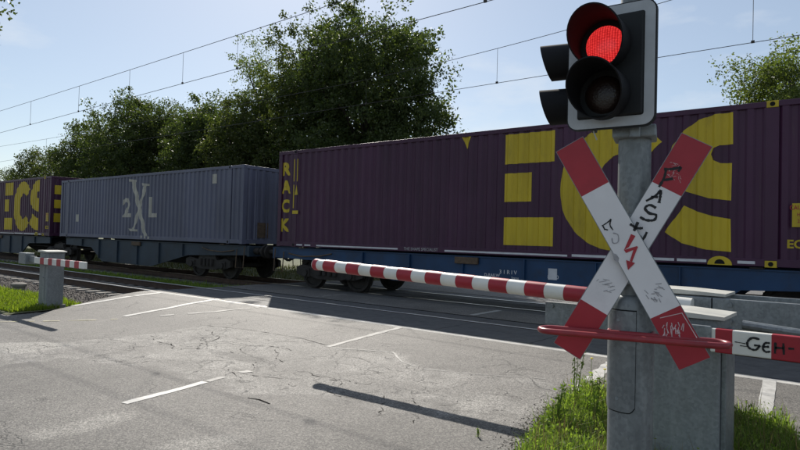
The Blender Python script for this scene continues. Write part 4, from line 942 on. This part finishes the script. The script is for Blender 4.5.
b.build('door_gap_shade', M['hole'], dr)  # dark backing sheet painting the shaded gap round the door
for z in (0.90, 1.28):
    a_ = rad(-120); MB().lathe([(0.008, -0.004), (0.008, 0.004)], 8, axis='Y', origin=(0.1135*math.cos(a_), 0.1135*math.sin(a_), z)).build('bolt', M['galv'], dr)
# guard hoop
HZ = 1.218; hw, hy0, hy1, hr = 0.412, -0.255, -0.125, 0.065
hp = [(-hw+hr, hy0, HZ), (hw-hr, hy0, HZ)]
hp = []
for i in range(25): hp.append((-hw+hr+(2*hw-2*hr)*i/24, hy0, HZ))
for i in range(1, 10): th = -math.pi/2+math.pi*i/10; hp.append((hw-hr+hr*math.cos(th), (hy0+hy1)/2+hr*math.sin(th), HZ))
for i in range(25): hp.append((hw-hr-(2*hw-2*hr)*i/24, hy1, HZ))
for i in range(1, 10): th = math.pi/2+math.pi*i/10; hp.append((-hw+hr+hr*math.cos(th), (hy0+hy1)/2+hr*math.sin(th), HZ))
MB().tube(hp, 0.0145, 12, closed=True).build('guard_hoop', M['red_tube'], pc, smooth=True)
for s in (-1, 1): MB().tube([(s*0.10, hy1+0.005, HZ), (s*0.10, -0.02, HZ), (s*0.07, 0.06, HZ)], 0.012, 8).build('hoop_bracket', M['red_tube'], pc)
MB().box(-0.10, 0.10, -0.103, 0.103, 2.17, 2.23, c=0.008).build('clamp', M['galv'], pc)
MB().box(-0.02, 0.03, -0.125, -0.10, 2.165, 2.235, c=0.006).build('clamp_bolt', M['galv'], pc)
MB().tube([(-0.19, -0.11, 2.27), (-0.185, -0.12, 2.20), (-0.17, -0.115, 2.16)], 0.004, 6).build('loose_wire', M['lid'], pc)

# ------------------------------------------------------------------ St Andrew's cross
cr_ = empty('crossing_sign', "red and white St Andrew's cross sign with lightning arrow and black graffiti on the post", 'sign', (PX, PY, GZ), rad(14.5))
CZ = 1.625; ARM, WID = 1.185, 0.150
def arm(ang, y, flip, name):
    root = bpy.data.objects.new(name, None)
    a = rad(ang); ux, uz = math.sin(a), math.cos(a)              # along the arm; across = (uz,-ux)
    def P(s, t_, yy): return (-0.010+ux*s+uz*t_, yy, CZ+uz*s-ux*t_)
    def slab(s0, s1, y0, y1, name, mat, par, wd=WID):
        b = MB(); hw_ = wd/2
        b.add([P(s, t_, yy) for yy in (y0, y1) for s, t_ in ((s0, -hw_), (s1, -hw_), (s1, hw_), (s0, hw_))], [(0, 1, 2, 3), (4, 5, 6, 7), (0, 1, 5, 4), (1, 2, 6, 5), (2, 3, 7, 6), (3, 0, 4, 7)])
        return b.build(name, mat, par)
    pl = slab(-ARM/2, ARM/2, y, y+0.022, name, M['galv'], cr_)
    slab(-ARM/2+0.262, ARM/2-0.262, y-0.0016, y+0.001, 'white_face', M['white'], pl, WID-0.006)
    for s in (-1, 1): slab(s*(ARM/2-0.262) if s > 0 else -ARM/2+0.003, ARM/2-0.003 if s > 0 else -(ARM/2-0.262), y-0.0018, y+0.001, 'red_end', M['red'], pl, WID-0.006)
    return pl, P
aB, PB = arm(28.8, -0.108, False, 'cross_arm'); aA, PA = arm(-29.3, -0.134, True, 'cross_arm')
# photo-pixel helper on the sign's own plane
Rm = Matrix.Rotation(-rad(14.5), 3, 'Z')
def on_sign(px, py, y):
    d = Rm @ Vector(ray(px, py)); o = Rm @ (Vector((0, 0, CH))-Vector((PX, PY, GZ))); t_ = (y-o.y)/d.y; p = o+d*t_; return (p.x, p.z)
def mark(pts, wd, y, mat, par, name='graffiti', smooth=True, jit=0.25):
    Q = [on_sign(a, c, y) for a, c in pts]; Q = smooth_pts(Q) if smooth else Q
    return ribbon(Q, wd, y, name, mat, par, None, jit)
yB, yA = -0.1112, -0.1372
for S in ([(666, 170), (664, 178), (659, 187)], [(664, 169), (672, 169), (681, 167)], [(681, 167), (680, 169), (678, 171.5)], [(664, 180), (668, 179.5), (673, 178.5)], [(646, 201), (655, 196), (661, 190)], [(661, 190), (660, 198), (659, 203)], [(651, 197), (658, 197)],
          [(656, 208), (650, 205), (645, 208), (649, 213), (656, 215), (654, 220), (646, 220), (640, 217)]):
    mark(S, 0.012, yB, M['ink'], aB)
for S in ([(638, 222), (634, 231)], [(630, 224), (637, 228), (643, 228)]): mark(S, 0.012, yA-0.0, M['ink'], aA)
mark([(640, 236), (643, 239), (647, 232)], 0.012, yB, M['ink'], aB)
for S in ([(602, 226), (608, 222), (611, 219)], [(604, 229), (608, 230)], [(611, 219), (610, 225), (613, 230)], [(603, 226), (605, 230)]): mark(S, 0.006, yA, M['ink'], aA)
mark([(613, 233), (618, 235), (618, 242), (613, 243), (612, 238)], 0.005, yA, M['smear'], aA)
def fillp(pts, y, mat, par, name):
    Q = [on_sign(a, c, y) for a, c in pts]; b = MB(); b.add([(a, y, c) for a, c in Q], [tuple(range(len(Q)))])
    return b.build(name, mat, par)
lt = bpy.data.objects
fillp([(631, 234), (635.5, 236), (629, 247), (624, 250)], yA, M['red'], aA, 'lightning_arrow')
fillp([(624, 250), (637, 246), (638, 248), (626, 253)], yA-0.0006, M['red'], aA, 'lightning_arrow')
fillp([(634, 248), (638, 246.5), (632, 262), (629.8, 261)], yA-0.0012, M['red'], aA, 'lightning_arrow')
fillp([(626, 260), (635, 263), (628, 270)], yA-0.0018, M['red'], aA, 'lightning_arrow')
fillp([(612, 253), (616, 254), (619, 258), (618, 263), (614, 260)], yA, M['smear'], aA, 'bare_patch')
for i in range(26):
    a, c = rnd.uniform(664, 684), rnd.uniform(322, 334)
    mark([(a, c), (a+rnd.uniform(-2, 2), c+rnd.uniform(2, 8))], 0.0035, yA, M['scratch'], aA, 'scratch', False)
mark([(660, 318), (682, 313), (697, 338)], 0.004, yA, M['scratch'], aA, 'scratch', False)
for i in range(14):
    a, c = rnd.uniform(644, 660), rnd.uniform(284, 299); mark([(a, c), (a+rnd.uniform(2, 7), c+rnd.uniform(-1, 5))], 0.004, yA, M['smear'], aA, 'scuff', False)
for i in range(10):
    a, c = rnd.uniform(592, 612), rnd.uniform(276, 292); mark([(a, c), (a+rnd.uniform(2, 8), c+rnd.uniform(-3, 2))], 0.003, yB, M['smear'], aB, 'scuff', False)
for i in range(24):
    a, c = rnd.uniform(668, 682), rnd.uniform(162, 180); mark([(a, c), (a+rnd.uniform(-5, 5), c+rnd.uniform(-4, 4))], 0.0016, yB+0.0004, M['scratch'], aB, 'scratch', False)
MB().tube([(0, -0.10, CZ), (0, -0.07, CZ)], 0.04, 10).build('bracket', M['galv'], cr_)
for dz_ in (-0.13, 0.13): MB().box(-0.09, 0.09, -0.085, 0.085, CZ+dz_-0.025, CZ+dz_+0.025, c=0.006).build('bracket', M['galv'], cr_)
MB().box(-0.03, 0.03, -0.108, -0.082, CZ-0.17, CZ+0.17, c=0.004).build('bracket', M['galv'], cr_)

# ------------------------------------------------------------------ signals
def rrect(w_, h, r, n=7):
    P = []
    for cx_, cz_, a0 in ((w_/2-r, h/2-r, 0), (-w_/2+r, h/2-r, 90), (-w_/2+r, -h/2+r, 180), (w_/2-r, -h/2+r, 270)):
        for i in range(n): th = rad(a0+90*i/(n-1)); P.append((cx_+r*math.cos(th), cz_+r*math.sin(th)))
    return P
def signal(label, loc, rz, lit, W=0.42, Hh=0.60, dx=-0.022, cut=0.19):
    """origin at the middle of the board, front towards local -y"""
    root = empty('traffic_light', label, 'traffic light', loc, rz, None)
    MB().prism(rrect(W, Hh, 0.055), -0.012, 0.012).build('backboard', M['black'], root)
    # pale border: a ring proud of the board
    o_p, i_p = rrect(W-0.012, Hh-0.012, 0.050), rrect(W-0.105, Hh-0.105, 0.012); n_ = len(o_p)
    b = MB(); b.add([(x, -0.0155, z) for x, z in o_p]+[(x, -0.0155, z) for x, z in i_p]+[(x, -0.0122, z) for x, z in o_p]+[(x, -0.0122, z) for x, z in i_p],
                    [(i, (i+1) % n_, n_+(i+1) % n_, n_+i) for i in range(n_)]+[(i, (i+1) % n_, 2*n_+(i+1) % n_, 2*n_+i) for i in range(n_)]+[(n_+i, n_+(i+1) % n_, 3*n_+(i+1) % n_, 3*n_+i) for i in range(n_)])
    b.build('border', M['frame'], root)
    MB().box(-W/2+0.055, W/2-0.055, -0.03, -0.0125, -Hh/2+0.055, Hh/2-0.055, c=0.008).build('face_plate', M['black'], root)
    MB().box(-0.16, 0.16, 0.0125, 0.14, -Hh/2+0.05, Hh/2-0.05, c=0.03).build('housing', M['black'], root)
    for k, (zc, mat) in enumerate(((0.105, M['lens_red'] if lit else M['lens_dark']), (-0.138, M['lens_dark']))):
        R_ = 0.092 if lit else 0.088
        lens = MB().lathe([(R_, -0.032), (R_*0.9, -0.045), (R_*0.6, -0.055), (0.02, -0.060)], 32, axis='Y', origin=(dx, 0, zc)).build('lens', mat, root, smooth=True)
        # visor: tube with a cut-away underside
        b = MB(); N_ = 40; Ro, Ri = (0.124, 0.118) if lit else (0.094, 0.089); rows_ = []
        for j in range(N_):
            th = 2*math.pi*j/N_; c_ = math.sin(th); Lq = 0.25-cut+cut*(0.5+0.5*c_)**0.75
            rows_.append((math.cos(th), math.sin(th), Lq))
        vs = []
        for ct, st_, Lq in rows_:
            vs += [(dx+Ro*ct, -0.0305, zc+Ro*st_), (dx+Ro*1.03*ct, -0.0305-Lq, zc+Ro*1.03*st_-0.02*Lq), (dx+Ri*1.03*ct, -0.0305-Lq, zc+Ri*1.03*st_-0.02*Lq), (dx+Ri*ct, -0.0305, zc+Ri*st_)]
        fs = []
        for j in range(N_):
            a, c = 4*j, 4*((j+1) % N_)
            fs += [(a, c, c+1, a+1), (a+1, c+1, c+2, a+2), (a+2, c+2, c+3, a+3)]
        b.add(vs, fs); b.build('visor', M['visor'], root, smooth=True, angle=60)
    for z in (-0.17, 0.17): MB().box(-0.02, 0.02, 0.14, 0.19, z-0.03, z+0.03, c=0.005).build('mounting_bracket', M['galv'], root)
    return root
def offs(fx, fy, rz): c, s = math.cos(rz), math.sin(rz); return (PX+c*fx-s*fy, PY+s*fx+c*fy)
rz1 = rad(3.5); q = offs(-0.075, -0.17, rz1)
signal('two-lamp black crossing signal with glowing red upper lamp and pale border', (q[0], q[1], 2.405), rz1, True)
rz2 = rad(-74); q2 = offs(-0.01, -0.255, rz2)
signal('black crossing signal behind the lit one, seen from its side', (PX-0.235, PY+0.05, 2.425), rz2, False, W=0.34, Hh=0.54, dx=0.0, cut=0.06)
MB().tube([(PX-0.15, PY+0.02, 2.38), (PX, PY, 2.38)], 0.025, 8).build('signal_arm', M['galv'], None)
sa = bpy.data.objects['signal_arm']; sa.parent = pc; sa.matrix_parent_inverse = (Matrix.Translation((PX, PY, GZ)) @ Matrix.Rotation(rad(14.5), 4, 'Z')).inverted()
